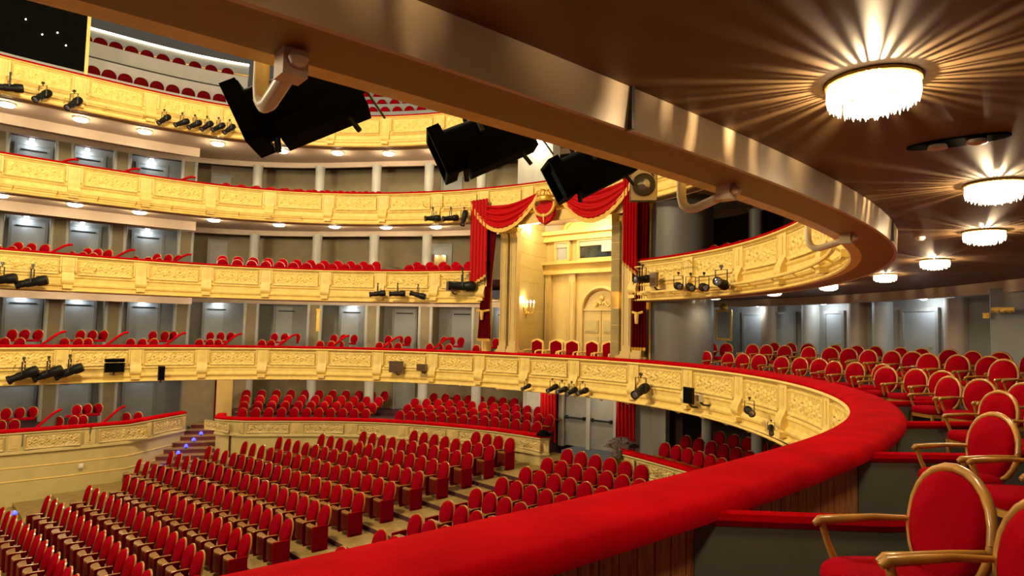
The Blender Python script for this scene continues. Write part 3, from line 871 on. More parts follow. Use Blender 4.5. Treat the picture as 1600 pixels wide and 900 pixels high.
# royal chairs
def royal_chair_proto():
    r = thing('royal_chair', 'x', 'chair')
    def shield(w_, h, inset=0.0):
        w2 = w_ / 2 - inset
        return [(-w2, inset), (-w2 * 1.05, h * .6), (-w2 * 1.0, h * .85 - inset), (-w2 * .55, h * .93 - inset), (0, h - inset), (w2 * .55, h * .93 - inset), (w2, h * .85 - inset), (w2 * 1.05, h * .6), (w2, inset)]
    o = shield(.56, .62); i = shield(.56, .62, .05)
    n = len(o)
    mb = MB(); vs = [(x, .20, z_ + .42) for x, z_ in o] + [(x, .14, z_ + .42) for x, z_ in o]
    mb.add(vs, [tuple(range(n)), tuple(range(n, 2*n))[::-1]] + [(k, (k+1) % n, n + (k+1) % n, n + k) for k in range(n)])
    mb.obj('back_frame', 'gold', r)
    mb = MB(); vs = [(x, .14, z_ + .42) for x, z_ in i] + [(x * .9, .10, (z_ - .3) * .9 + .72) for x, z_ in i]
    mb.add(vs, [tuple(range(n, 2*n))[::-1]] + [(k, (k+1) % n, n + (k+1) % n, n + k) for k in range(n)])
    mb.obj('backrest', 'velvet_chair', r)
    MB().box((0, -.12, .40), (.54, .50, .10)).obj('seat', 'velvet_chair', r)
    for sx in (-1, 1):
        MB().tube([(sx * .27, .14, .62), (sx * .30, -.1, .63), (sx * .29, -.28, .60), (sx * .28, -.30, .40)], .03, 6).obj('armrest', 'gold', r)
        for y in (-.32, .12):
            MB().tube([(sx * .24, y, .36), (sx * .25, y, 0)], [.035, .022], 6).obj('leg', 'gold', r)
    return r
rc = royal_chair_proto()
lst = [(1.55, .95, 'nearest the left pilasters'), (2.38, 1.0, 'second from the left'), (3.08, 1.0, 'third from the left'), (3.90, .97, 'fourth from the left'), (4.60, .92, 'nearest the right drapery'), (1.95, 1.75, 'behind the others')]
for k, (u, v, tx) in enumerate(lst):
    o = rc if k == 0 else copy_tree(rc)
    o.location = p3(rb(u, v), RF); o.rotation_euler = (0, 0, RRZ + random.uniform(-.12, .12))
    tag(o, 'gilt-framed red armchair in the royal box, %s' % tx, 'chair', 'armchairs in the royal box')

# draperies
def swag(u0, u1, za, zb, sag, label):
    r = thing('swag', label, 'drapery', p3(PLv, 0), RRZ, 'royal box draperies')
    rows = []; nu, nv = 40, 26
    def pos(s, t, f=1.0):
        u = u0 + (u1 - u0) * s
        ztop = za + (zb - za) * s - .28 * math.sin(PI * s)
        zbot = za + (zb - za) * s - sag * (math.sin(PI * s) ** .8) - .12
        fold = math.sin(t * 7.2 * PI) * .06 * math.sin(PI * s)
        vv = -.52 - .10 * math.sin(PI * s) * t - fold * f
        return (u, vv, ztop + (zbot - ztop) * t)
    for j in range(nv + 1):
        rows.append([pos(i / nu, j / nv) for i in range(nu + 1)])
    back = [[(x, y + .03, z_) for x, y, z_ in q] for q in rows]
    MB().grid(rows).grid(back).obj('cloth', 'drape', r, 75)
    fr = []
    for j in range(4):
        row = []
        for i in range(nu + 1):
            x, y, z_ = pos(i / nu, 1.0)
            row.append((x, y - .03 - .015 * math.sin(i * 2.3), z_ + .10 - .22 * j / 3))
        fr.append(row)
    MB().grid(fr).grid([[(x, y + .02, z_) for x, y, z_ in q] for q in fr]).obj('fringe', 'fringe', r, 70)
swag(-.35, 2.72, 4.66, 4.62, 1.02, 'red swag with gold fringe over the left half of royal box')
swag(3.55, 6.35, 4.72, 4.66, 1.08, 'red swag with gold fringe over the right half of royal box')
def side_drape(u, w_, z0, z1, v, label, m_, tail=False, taper=0.0, mir=1):
    r = thing('side_drape', label, 'drapery', p3(rb(u, v), 0), RRZ, 'royal box draperies')
    rows = []; n = 40
    for j in range(15):
        t = j / 14; row = []
        for i in range(n + 1):
            s = i / n
            zb_ = z0 + ((.38 * (s if mir > 0 else 1 - s)) if tail else 0)
            k = 1 - taper * sstep(t * 1.3) * (1 if t < .78 else 1 - (t - .78) * 1.2)
            x = (s - .5) * w_ * k
            row.append((x, .045 * math.sin(s * 5 * 2 * PI + .3 * t), z1 + (zb_ - z1) * t))
        rows.append(row)
    MB().grid(rows).grid([[(x, y + .03, z_) for x, y, z_ in q] for q in rows]).obj('cloth', m_, r, 75)
    bt = [(x, y - .02, z_) for x, y, z_ in rows[-1]]
    MB().grid([bt, [(x, y, z_ - .09) for x, y, z_ in bt]]).obj('fringe', 'fringe', r)
    if taper:
        zt = z1 + (z0 - z1) * .78
        MB().tube([(-w_ * .3, -.06, zt), (0, -.10, zt - .05), (w_ * .3, -.06, zt)], .04, 6).lathe([(.02, .1), (.07, 0), (.05, -.25), (0, -.26)], (0, -.12, zt - .1), 8).obj('tassel', 'fringe', r)
side_drape(.06, .82, 1.55, 4.68, -.56, 'bright red drape tail on the left side of royal box', 'drape', True)
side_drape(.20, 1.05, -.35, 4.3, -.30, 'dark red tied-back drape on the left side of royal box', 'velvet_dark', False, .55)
side_drape(6.28, .50, 1.75, 4.70, -.54, 'bright red drape tail on the right side of royal box', 'drape', True, mir=-1)
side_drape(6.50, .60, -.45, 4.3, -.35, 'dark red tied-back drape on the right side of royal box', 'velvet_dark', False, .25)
# crest between the swags
r = thing('crest', 'gilded crown and wreath over a red shield between the swags', 'crest', p3(rb(3.16, -.60), 3.52), RRZ)
sh = [(-.42, .55), (-.40, .25), (-.25, .05), (0, -.06), (.25, .05), (.40, .25), (.42, .55), (.2, .75), (-.2, .75)]
n_ = len(sh); vs = [(x, 0, z_) for x, z_ in sh] + [(x * .9, -.08, z_ * .9 + .03) for x, z_ in sh]
MB().add(vs, [tuple(range(n_, 2*n_))] + [(i, (i+1) % n_, n_ + (i+1) % n_, n_ + i) for i in range(n_)]).obj('shield', 'drape', r)
wr = MB()
for k in range(22):
    t = PI + PI * k / 21
    c = (.42 * math.cos(t), -.11, .62 + .38 * math.sin(t))
    wr.lathe([(0, -.07), (.055, -.03), (.05, .03), (0, .07)], c, 6, Matrix.Rotation(t, 3, 'Y'))
wr.tube([(0, -.12, .3), (0, -.12, -.0)], [.05, .01], 6)
wr.obj('wreath', 'gilt', r)
cw = MB(); cw.lathe([(.26, .72), (.28, .78), (.24, .80), (.24, .86), (.30, .90)], (0, -.05, 0), 16)
for k in range(8):
    t = 2 * PI * k / 8
    cw.tube([(.27 * math.cos(t), -.05 + .27 * math.sin(t), .88), (.30 * math.cos(t), -.05 + .30 * math.sin(t), 1.02), (.14 * math.cos(t), -.05 + .14 * math.sin(t), 1.12), (0, -.05, 1.08)], .022, 5)
cw.lathe([(0, 1.08), (.05, 1.12), (.05, 1.17), (0, 1.21)], (0, -.05, 0), 8)
cw.obj('crown', 'gilt', r)
r = struct('trim_8', 'gold valance board behind the royal box swags', p3(PLv, 0), RRZ)
MB().box((RW / 2, -.35, 3.80), (RW - .6, .06, .35)).obj('board', 'ochre', r)
# ================================================================== SEATS
def oval(w_, h, z0, n=20, e=2.3, flat=0.0):
    out = []
    for k in range(n):
        t = 2 * PI * k / n
        c, s = math.cos(t), math.sin(t)
        x = math.copysign(abs(c) ** (2 / e), c) * w_ / 2
        z_ = math.copysign(abs(s) ** (2 / e), s) * h / 2
        out.append((x, z0 + h / 2 + z_))
    return out
def pad(mb, out, y0, y1, puff, tilt=0.0, zref=0.0, both=False):
    n = len(out); cx = sum(p[0] for p in out) / n; cz = sum(p[1] for p in out) / n
    tl = lambda x, y, z_: (x, y + tilt * (z_ - zref), z_)
    vs = [tl(x, y0, z_) for x, z_ in out] + [tl(x, y1, z_) for x, z_ in out]
    vs += [tl(cx + (x - cx) * .84, y1 - puff * .75, cz + (z_ - cz) * .84) for x, z_ in out]
    vs += [tl(cx + (x - cx) * .5, y1 - puff, cz + (z_ - cz) * .5) for x, z_ in out]
    fs = [tuple(range(n))]
    for r_ in range(3):
        fs += [(r_*n + k, r_*n + (k+1) % n, (r_+1)*n + (k+1) % n, (r_+1)*n + k) for k in range(n)]
    fs.append(tuple(3*n + k for k in range(n))[::-1])
    mb.add(vs, fs); return mb
# --- tip-up stalls seat (front is -Y, stands on the floor)
def stalls_meshes():
    d = {}
    d['backrest'] = pad(MB(), oval(.44, .56, .38, 20, 2.15), .16, .10, .04, .22, .4).mesh('backrest', 'velvet_chair', 60)
    n = 20; o = oval(.465, .585, .37, n, 2.15)
    mb = MB(); tl = lambda x, y, z_: (x, y + .22 * (z_ - .4), z_)
    mb.add([tl(x, .155, z_) for x, z_ in o] + [tl(x, .185, z_) for x, z_ in o], [tuple(range(n))[::-1], tuple(range(n, 2*n))] + [(k, n + k, n + (k+1) % n, (k+1) % n) for k in range(n)])
    d['back_frame'] = mb.mesh('back_frame', 'chair_wood', 50)
    mb = MB(); m_ = 9; pl = []
    for k in range(m_):
        t = PI * k / (m_ - 1); pl.append((.232 * math.cos(t), -.05 - .17 * math.sin(t) ** .8))
    mb.prism(pl, .12, .50)
    d['seat'] = mb.mesh('seat', 'seat_wood', 40)
    pl = [(x * 1.0, y) for x, y in pl]
    d['seat_top'] = MB().prism(pl, .50, .53).mesh('seat_top', 'seat_cap', 40)
    mb = MB(); mb.tube([(.262, .14, .545), (.262, -.05, .555), (.262, -.16, .55), (.262, -.20, .535)], [.011, .013, .014, .012], 6)
    d['armrest'] = mb.mesh('armrest', 'chair_wood', 60)
    mb = MB(); mb.box((.265, -.03, .30), (.045, .32, .48)); mb.box((.265, -.03, .03), (.06, .26, .06))
    d['side_panel'] = mb.mesh('side_panel', 'velvet_dark', 0)
    mb = MB(); mb.box((-.27, -.03, .29), (.05, .38, .56))
    d['end_panel'] = mb.mesh('end_panel', 'velvet_chair', 0)
    return d
SM = stalls_meshes()
def project(p):
    x, y, z_ = p
    q = Vector((x, y, z_))
    f = q.dot(_fw)
    return 800 + FPX * q.dot(_cr) / f, 450 - FPX * q.dot(_cu) / f, f
def stalls_seat(name, loc, rz, label, group, parts=('backrest', 'back_frame', 'seat', 'seat_top', 'armrest', 'side_panel'), sc=1.0, end=0):
    r = thing(name, label, 'theatre seat', loc, rz, group)
    r.scale = (sc, sc, sc)
    for k in parts:
        link(k, SM[k], r)
    if end:
        o = link('end_panel', SM['end_panel'], r)
        if end > 0: o.location.x = .54
    return r
nst = 0
for k, a in enumerate(ROWA):
    for blk in (0, 1):
        lst = []
        j = 0
        while True:
            n = (.46 + .12 * a + .54 * j) if blk == 0 else (-2.0 + .12 * a - .54 * j)
            aa = a - .008 * n * n
            if math.hypot(aa, n) > 10.4 or abs(n) > 11: break
            if blk == 0 and a < 1.6 and n > 8.35 + .28 * a: break
            lst.append((j, n, aa)); j += 1
        for j, n, aa in lst:
            p = axis_pt(aa, n); z_ = zf(a)
            px, py, f = project((p[0], p[1], z_ + .9))
            if f < 1 or px < -40 or px > 1500 or py > 930: continue
            if py > 898 - (px - 415) * .252 + 32: continue
            f_ = -AV + NV * (-.016 * n if True else 0) * -1
            blkname = 'left of the aisle' if blk == 0 else 'right of the aisle'
            stalls_seat('stalls_seat', p3(p, z_), face_rz(f_), 'red stalls seat %s, %s row from back, %s from aisle' % (blkname, ORD[k], ORD[j]),
                        'stalls seats', end=((-1 if blk else 1) if j == 0 else 0))
            nst += 1
print('stalls seats', nst)
# The end panel sits towards the aisle: left block seats have the aisle on their own left hand (-X when facing the stage)

# --- raised stalls seats
namp = 0
def amph(t_list, rows, side):
    global namp
    for k in range(rows):
        for j, th in enumerate(t_list):
            d = .48 + .85 * k
            p = pt(th, d)
            f_ = -(nrm(th) * .6 + AV * .4)
            stalls_seat('raised_stalls_seat', p3(p, -4.02 + .15 * k), face_rz(f_), 'red raised stalls seat %s, %s row, %s from left' % (side, ORD[k], ORD[j]), 'raised stalls seats', ('backrest', 'back_frame', 'seat_top'), .86)
            namp += 1
amph(list(np.arange(109.5, 86.5, -2.15)), 4, 'nearer the stairs')
amph(list(np.arange(81.5, 53, -2.1)), 4, 'left of exit doors')
amph(list(np.arange(29.5, 12, -2.2)), 3, 'right of exit doors')

# --- oval-back box armchair
def box_meshes():
    d = {}
    T = .16
    tl = lambda p, zref=.36: (p[0], p[1] + T * (p[2] - zref), p[2])
    o = oval(.43, .45, .345, 24, 2.1)
    d['backrest'] = pad(MB(), [(x * .93, .575 + (z_ - .575) * .93) for x, z_ in o], .20, .165, .03, T, .36).mesh('backrest', 'velvet_chair', 60)
    mb = MB(); mb.tube([tl((x, .185, z_)) for x, z_ in o] + [tl((o[0][0], .185, o[0][1]))], .0185, 8, cap=False)
    d['back_frame'] = mb.mesh('back_frame', 'chair_wood', 60)
    pl = []
    for k in range(24):
        t = 2 * PI * k / 24; c, s = math.cos(t), math.sin(t)
        pl.append((math.copysign(abs(c) ** .6, c) * .215, -.02 + math.copysign(abs(s) ** .7, s) * .21))
    mb = MB(); n = 24
    lv = [(1.0, .315), (1.02, .345), (.99, .375), (.90, .395), (.55, .405)]
    vs = [(x * q, (y + .02) * q - .02, z_) for q, z_ in lv for x, y in pl]
    fs = [tuple(range(n))[::-1], tuple((len(lv)-1)*n + k for k in range(n))]
    fs += [(r_*n + k, r_*n + (k+1) % n, (r_+1)*n + (k+1) % n, (r_+1)*n + k) for r_ in range(len(lv)-1) for k in range(n)]
    d['seat'] = mb.add(vs, fs).mesh('seat', 'velvet_chair', 60)
    d['seat_rail'] = MB().prism([(x * .97, y * .97) for x, y in pl], .265, .315).mesh('seat_rail', 'chair_wood', 40)
    for nm, sx in (('armrest_l', -1), ('armrest_r', 1)):
        mb = MB()
        mb.tube([(sx * .212, .19, .545), (sx * .222, .06, .545), (sx * .225, -.08, .535), (sx * .222, -.17, .53), (sx * .22, -.195, .515)], [.012, .015, .019, .021, .012], 8)
        mb.tube([(sx * .22, -.165, .53), (sx * .218, -.14, .44), (sx * .21, -.10, .34)], [.015, .014, .018], 8)
        d[nm] = mb.mesh('armrest', 'chair_wood', 60)
    for nm, sx, y0, y1 in (('leg_a', -1, -.17, -.18), ('leg_b', 1, -.17, -.18), ('leg_c', -1, .15, .21), ('leg_d', 1, .15, .21)):
        d[nm] = MB().tube([(sx * .18, y0, .30), (sx * .18, (y0 + y1) / 2, .15), (sx * .185, y1, .0)], [.024, .019, .013], 8).mesh('leg', 'chair_wood', 60)
    mb = MB()
    for sx in (-1, 1): mb.tube([(sx * .10, .17, .30), tl((sx * .125, .185, .40))], .014, 6)
    d['back_post'] = mb.mesh('back_post', 'chair_wood', 60)
    return d
BM = box_meshes()
FULL = ('backrest', 'back_frame', 'seat', 'seat_rail', 'armrest_l', 'armrest_r', 'leg_a', 'leg_b', 'leg_c', 'leg_d', 'back_post')
FARC = ('backrest', 'back_frame', 'seat')
nbc = 0
def box_chair(p, z_, facing, label, parts=FULL, group='box armchairs', sc=1.0):
    global nbc
    nbc += 1
    r = thing('box_armchair', label, 'chair', p3(p, z_), face_rz(facing), group)
    r.scale = (sc, sc, sc)
    for k in parts:
        link(k.split('_')[0] if k[-2] == '_' else k, BM[k], r)
    return r
SEATN = ['nearest the royal box', 'in the middle', 'nearest the stage']
TH1 = [30.0, 20.7, 11.0, 1.5, -8.3, -19.6, -31.0, -42.0]
for b, th in enumerate(TH1):
    bd = back_dir(th - 2); lat = np.array([bd[1], -bd[0]])
    base = pt(th, 1.22) - bd * .2
    for row in range(3):
        for s in range(3):
            q = base + bd * (.98 * row) + lat * (.51 * s) + rng.normal(0, .025, 2)
            zz = RZ[1] - (.46 if row == 0 else .22 if row == 1 else .16)
            px, py, f = project((q[0], q[1], zz + .7))
            if f < 1 or px > 1700: continue
            if b == 0 and row > 1: continue
            rz_ = random.uniform(-.10, .10); c, s_ = math.cos(rz_), math.sin(rz_)
            fd = -bd; fd = np.array([fd[0]*c - fd[1]*s_, fd[0]*s_ + fd[1]*c])
            box_chair(q, zz, fd, 'red oval-back armchair, %s row, %s, %s box right of royal box' % (['front', 'middle', 'rear'][row], SEATN[s], ORD[b]), FULL)
for q, tx in (((1.54, 2.61), 'large red oval-back armchair with gilt arms nearest the velvet rail in foreground'),
              ((1.54, 2.11), 'red oval-back armchair partly cut by the right edge in the foreground'),
              ((1.20, 1.58), 'closest red oval-back armchair in the bottom right corner')):
    box_chair(q, RZ[1] - .50, np.array([-1.0, -.03]), tx, FULL, sc=1.04)
FRONT = [(136.4, 134.6, 133.1), (127.0, 125.2, 123.4), (116.8, 115.2, 113.8), (107.2, 105.6, 103.8), (97.6, 95.8, 94.1), (87.0, 85.2, 83.4), (77.6, 75.6, 73.8), (68.3, 66.8)]
BACK = [(133.4, 131.8, 130.2), (123.1, 121.5, 120.0), (115.0, 113.5, 112.0), (105.6, 104.0, 102.2), (96.2, 94.6, 92.8), (86.6, 84.9, 83.2), (76.8, 75.2, 73.5), (67.2,)]
FRONT0 = [(145.6, 143.8, 142.2)]; BACK0 = [(142.6, 141.0, 139.4)]
LVN = {0: 'lowest box', 1: 'first balcony box', 2: 'second balcony box', 3: 'third balcony box'}
for lv in (0, 1, 2, 3):
    fr, bk = FRONT0 + FRONT, BACK0 + BACK
    nb = 9 if lv == 1 else (3 if lv else 3)
    for b in range(nb):
        for row, grp in ((0, fr[b]), (1, bk[b])):
            for s, th in enumerate(grp):
                d = 1.2 if row == 0 else 2.3
                if lv == 0:
                    if th < 124: continue
                    d -= .1
                q = pt(th, d) + rng.normal(0, .02, 2)
                zz = RZ[lv] - (.46 if row == 0 else .20)
                box_chair(q, zz, -back_dir(th), 'red oval-back chair, %s row, %s from left, %s %s from left' % (['front', 'rear'][row], ORD[s], ORD[b], LVN[lv]), FARC, 'chairs in the boxes opposite', .86)
print('box chairs', nbc, 'raised', namp)
# --- rows of gilt-edged seats on the second and third balconies
def gallery_rows(lv, tl, rows, nm):
    for row in range(rows):
        for j, th in enumerate(tl):
            q = pt(th, 1.15 + .95 * row)
            zz = RZ[lv] - (.52 if row == 0 else .30)
            stalls_seat('balcony_seat', p3(q, zz), face_rz(-nrm(th)), 'red %s balcony seat %s, %s row, %s from left' % (LEVEL[lv], nm, ['front', 'rear'][row], ORD[j]), 'balcony seats', ('backrest', 'back_frame', 'seat_top', 'side_panel'), .93)
for lv in (2, 3):
    gallery_rows(lv, list(np.arange(113.4, 87.5, -2.22)), 2, 'beside the boxes')
    gallery_rows(lv, list(np.arange(81.6, 67.5, -2.4)) if lv == 2 else list(np.arange(81.6, 60, -2.4)), 2, 'next to royal box' if lv == 2 else 'above royal box')
for j, th in enumerate(np.arange(24.0, 4, -2.3)):
    q = pt(th, 1.1)
    stalls_seat('balcony_seat', p3(q, RZ[2] - .5), face_rz(-nrm(th)), 'red second balcony seat right of royal box, %s along' % ORD[j], 'balcony seats', ('backrest', 'back_frame', 'side_panel'), .93)
# --- gallery seats at the very top
def gal_seat(p, z_, f_, label, m_):
    r = thing('gallery_seat', label, 'theatre seat', p3(p, z_), face_rz(f_), 'top gallery seats')
    link('backrest', m_, r); link('seat', GSEAT, r)
GB = pad(MB(), oval(.46, .5, 0, 20, 2.2), .06, 0, .03).mesh('backrest', 'velvet_dark', 60)
GR = pad(MB(), oval(.42, .5, 0, 20, 2.2), .06, 0, .03).mesh('backrest', 'velvet_chair', 60)
GSEAT = MB().box((0, -.10, .10), (.40, .20, .06)).mesh('seat', 'velvet_dark', 0)
for j, th in enumerate(np.arange(134.6, 112, -2.42)):
    gal_seat(pt(th, .80), RZ[4] + .16, -nrm(th), 'dark gallery seat above the top rail, %s from the left' % ORD[j], GB)
for j, th in enumerate(np.arange(135.2, 113, -2.35)):
    gal_seat(pt(th, 2.12), RZ[4] + 1.72, -nrm(th), 'dark gallery seat in the upper white tier, %s from the left' % ORD[j], GB)
for k in range(3):
    for j, th in enumerate(np.arange(103.0 - .6 * k, 72, -2.35)):
        gal_seat(pt(th, .92 + .8 * k), RZ[4] + .20 + .60 * k, -nrm(th), 'red gallery seat in grey tiers, %s tier up, %s from the left' % (ORD[k], ORD[j]), GR)

# ================================================================== LAMPS
def lamp_meshes():
    d = {}
    d['rim'] = MB().lathe([(.23, 0), (.245, -.01), (.245, -.03), (.22, -.035)], n=24).mesh('rim', 'gilt', 40)
    d['glass'] = MB().lathe([(.225, -.03), (.235, -.06), (.20, -.10), (.10, -.125), (.02, -.13)], n=24).mesh('glass_bowl', 'lamp_glow', 40)
    return d
LMm = lamp_meshes()
LTH = [145.0, 135.4, 125.9, 115.0, 105.0, 95.5, 86.2, 76.7, 66.9, 57.2, 46.0]  # last position added to brighten the exit doors
for lv, pw in ((1, 45), (2, 50), (3, 60), (4, 60)):  # lamps under the first balcony are unseen, added to light the lowest level
    for i, th in enumerate(LTH):
        if th < 60 and lv == 2: continue
        p = pt(th, 1.35 if th < 100 else 1.55); z_ = RZ[lv] - SOF
        r = thing('soffit_lamp', 'round glowing lamp under the %s balcony, %s from the left' % (LEVEL[lv], ORD[i]), 'lamp', p3(p, z_), 0, 'soffit lamps')
        link('rim', LMm['rim'], r); link('glass_bowl', LMm['glass'], r)
        light('soffit_lamp_light', (p[0], p[1], ZE + z_ - .22), pw if (lv > 1 or th > 60) else 16, (1, .80, .50), .12)
# crystal lamps on the near ceiling
def crystal_lamp(th, rad, label, pw=30):
    p = C0 + rad * np.array([math.cos(math.radians(th)), math.sin(math.radians(th))]); z_ = RZ[2] - SOF
    r = thing('crystal_lamp', label, 'lamp', p3(p, z_), 0, 'crystal lamps on the near ceiling')
    r.scale = (.74, .74, .74)
    MB().lathe([(.235, 0), (.25, -.004), (.25, -.022), (.235, -.026)], n=40).obj('rim', 'gilt', r)
    for ring, (rad, n, z0, z1) in enumerate(((.232, 44, -.026, -.135), (.19, 36, -.06, -.165), (.12, 22, -.09, -.185))):
        mb = MB()
        for k in range(n):
            t = 2 * PI * (k + random.uniform(-.38, .38)) / n + ring * .07
            zz1 = z1 - .012 * (k % 2)
            x, y = rad * math.cos(t), rad * math.sin(t)
            ww = rad * 2 * PI / n * (random.uniform(.22, .48) if ring == 0 else .42)
            e = (-math.sin(t) * ww, math.cos(t) * ww); o_ = (math.cos(t) * .012, math.sin(t) * .012)
            vs = []
            for zz, q in ((z0, .7), (z0 * .4 + zz1 * .6, 1.0), (zz1, .15)):
                vs += [(x + e[0]*q, y + e[1]*q, zz), (x + o_[0]*q, y + o_[1]*q, zz), (x - e[0]*q, y - e[1]*q, zz), (x - o_[0]*q, y - o_[1]*q, zz)]
            fs = [(0, 1, 2, 3), (8, 9, 10, 11)] + [(b*4 + i, b*4 + (i+1) % 4, b*4 + 4 + (i+1) % 4, b*4 + 4 + i) for b in range(2) for i in range(4)]
            mb.add(vs, fs)
        o = mb.obj('crystal_drops', 'crystal', r, 0)
        o['kind'] = 'stuff'
    MB().lathe([(.09, -.10), (.11, -.15), (.08, -.19), (.0, -.195)], n=20).obj('glass_bowl', 'crystal', r)
    # bulb inside the ring of drops: its light reaches the ceiling in streaks between them
    light('crystal_lamp_bulb', (p[0], p[1], ZE + z_ - .064), pw * 3.2, (1, .72, .40), .010)
    light('crystal_lamp_light', (p[0], p[1], ZE + z_ - .19), pw * 2.2, (1, .80, .50), .15, 'SPOT', (p[0], p[1], 0), None, 3.08)
for i, (th, d) in enumerate(((23, 12.8), (12.3, 12.8), (2.2, 12.75), (-8.5, 12.69), (-18.9, 12.63), (-31.1, 12.65), (-42.0, 12.72), (-53.4, 12.77), (-65.0, 13.3))):  # last lamp is out of view, added to light the near rail
    crystal_lamp(th, d, 'glowing crystal ceiling lamp of the nearest balcony, %s from the royal box' % ORD[i])
# cool lamps over the box doors
CW = (.86, .95, 1.0)
def door_lamp(th, z_, label, pw=13, dd=-.18):
    p = pt(th, dwall(th) + dd)
    r = thing('door_lamp', label, 'lamp', p3(p, z_), face_rz(-nrm(th)), 'cool lamps over the box doors')
    MB().box((0, .07, 0), (.16, .10, .05)).obj('bracket', 'grey_wall', r)
    MB().lathe([(.07, .03), (.09, 0), (.07, -.05), (0, -.07)], n=14).obj('globe', 'lamp_white', r)
    light('door_lamp_light', p3(pt(th, dwall(th) + dd - .1), ZE + z_ - .15), pw, CW, .08)
for lv in (1, 2, 3):
    for i, th in enumerate((140.0, 131.6, 122.6)):
        door_lamp(th, RZ[lv + 1] - SOF - .12 if lv > 1 else RZ[2] - SOF - .10, 'small cool lamp over a %s balcony box door, %s from the left' % (LEVEL[lv], ORD[i]))
for i, th in enumerate((113.6, 94.5, 67.5)):
    door_lamp(th, RZ[2] - SOF - .10, 'small cool lamp on the first balcony, %s past the left boxes' % ORD[i])
for i, th in enumerate((139.6, 131.3, 122.4)):
    door_lamp(th, RZ[1] - SOF - .10, 'small cool lamp over a lowest box door, %s from the left' % ORD[i], 7)
for i, th in enumerate((29.2, 20.8, 9.0, -4, -16)):
    door_lamp(th, RZ[2] - SOF - .12, 'small cool lamp on the nearest balcony wall, %s right of royal box' % ORD[i], 20, -.3)
# light in the corridor behind the open door on the second balcony
nd += 1
r = struct('door_%d' % nd, 'open lit doorway on the second balcony left of the royal box', p3(pt(79.5, dwall(79.5) - .12), RZ[2] - .22), face_rz(-nrm(79.5)))
MB().box((-.02, -.02, .62), (.56, .04, 1.24)).obj('lit_passage', 'cream', r)
MB().box((-.33, -.06, .62), (.08, .12, 1.3)).obj('jamb', 'step_red', r)
for i, x in enumerate((-.18, .16)):
    o = MB().lathe([(.05, 0), (.06, -.03), (0, -.06)], n=12).obj('passage_lamp', 'lamp_glow')
    q = pt(79.5, dwall(79.5) - .25); nn = nrm(79.5); tt = np.array([nn[1], -nn[0]])
    o.location = p3(q - tt * x, RZ[2] + 1.0)
    tag(o, '%s passage lamp in the lit second balcony doorway' % ['left', 'right'][i], 'lamp', 'passage lamps')

# ================================================================== STAGE LIGHTING
def spot_meshes():
    d = {}
    R90 = Matrix.Rotation(PI / 2, 3, 'X')          # lathe axis z -> -y
    d['body'] = MB().lathe([(.07, -.44), (.15, -.43), (.17, -.36), (.17, -.16), (.14, -.12), (.14, .16), (.12, .18), (.12, .34), (.145, .36), (.15, .44), (.13, .44), (.13, .41)], n=16, M=R90).mesh('body', 'black_metal', 40)
    d['lens'] = MB().lathe([(.128, .405), (.09, .42), (0, .427)], n=16, M=R90).mesh('lens', 'lens', 60)
    y = MB(); y.tube([(-.19, 0, 0), (-.19, 0, .44), (.19, 0, .44), (.19, 0, 0)], .022, 6)
    d['yoke'] = y.mesh('yoke', 'dark_metal', 60)
    y = MB(); y.tube([(0, 0, .44), (0, 0, .54)], .025, 6); y.box((0, 0, .56), (.10, .08, .09))
    d['clamp'] = y.mesh('clamp', 'dark_metal', 40)
    return d
SPm = spot_meshes()
def spotlight(q, aim_az, tilt, sc, label, grp='spotlights on the balcony fronts'):
    r = thing('spotlight', label, 'spotlight', tuple(q), 0, grp)
    r.scale = (sc, sc, sc)
    r.rotation_euler = (0, 0, face_rz((math.cos(aim_az), math.sin(aim_az))))
    b = link('body', SPm['body'], r); b.rotation_euler = (tilt, 0, 0)
    l_ = link('lens', SPm['lens'], b)
    link('yoke', SPm['yoke'], r); link('clamp', SPm['clamp'], r)
    return r
STG = math.radians(224)
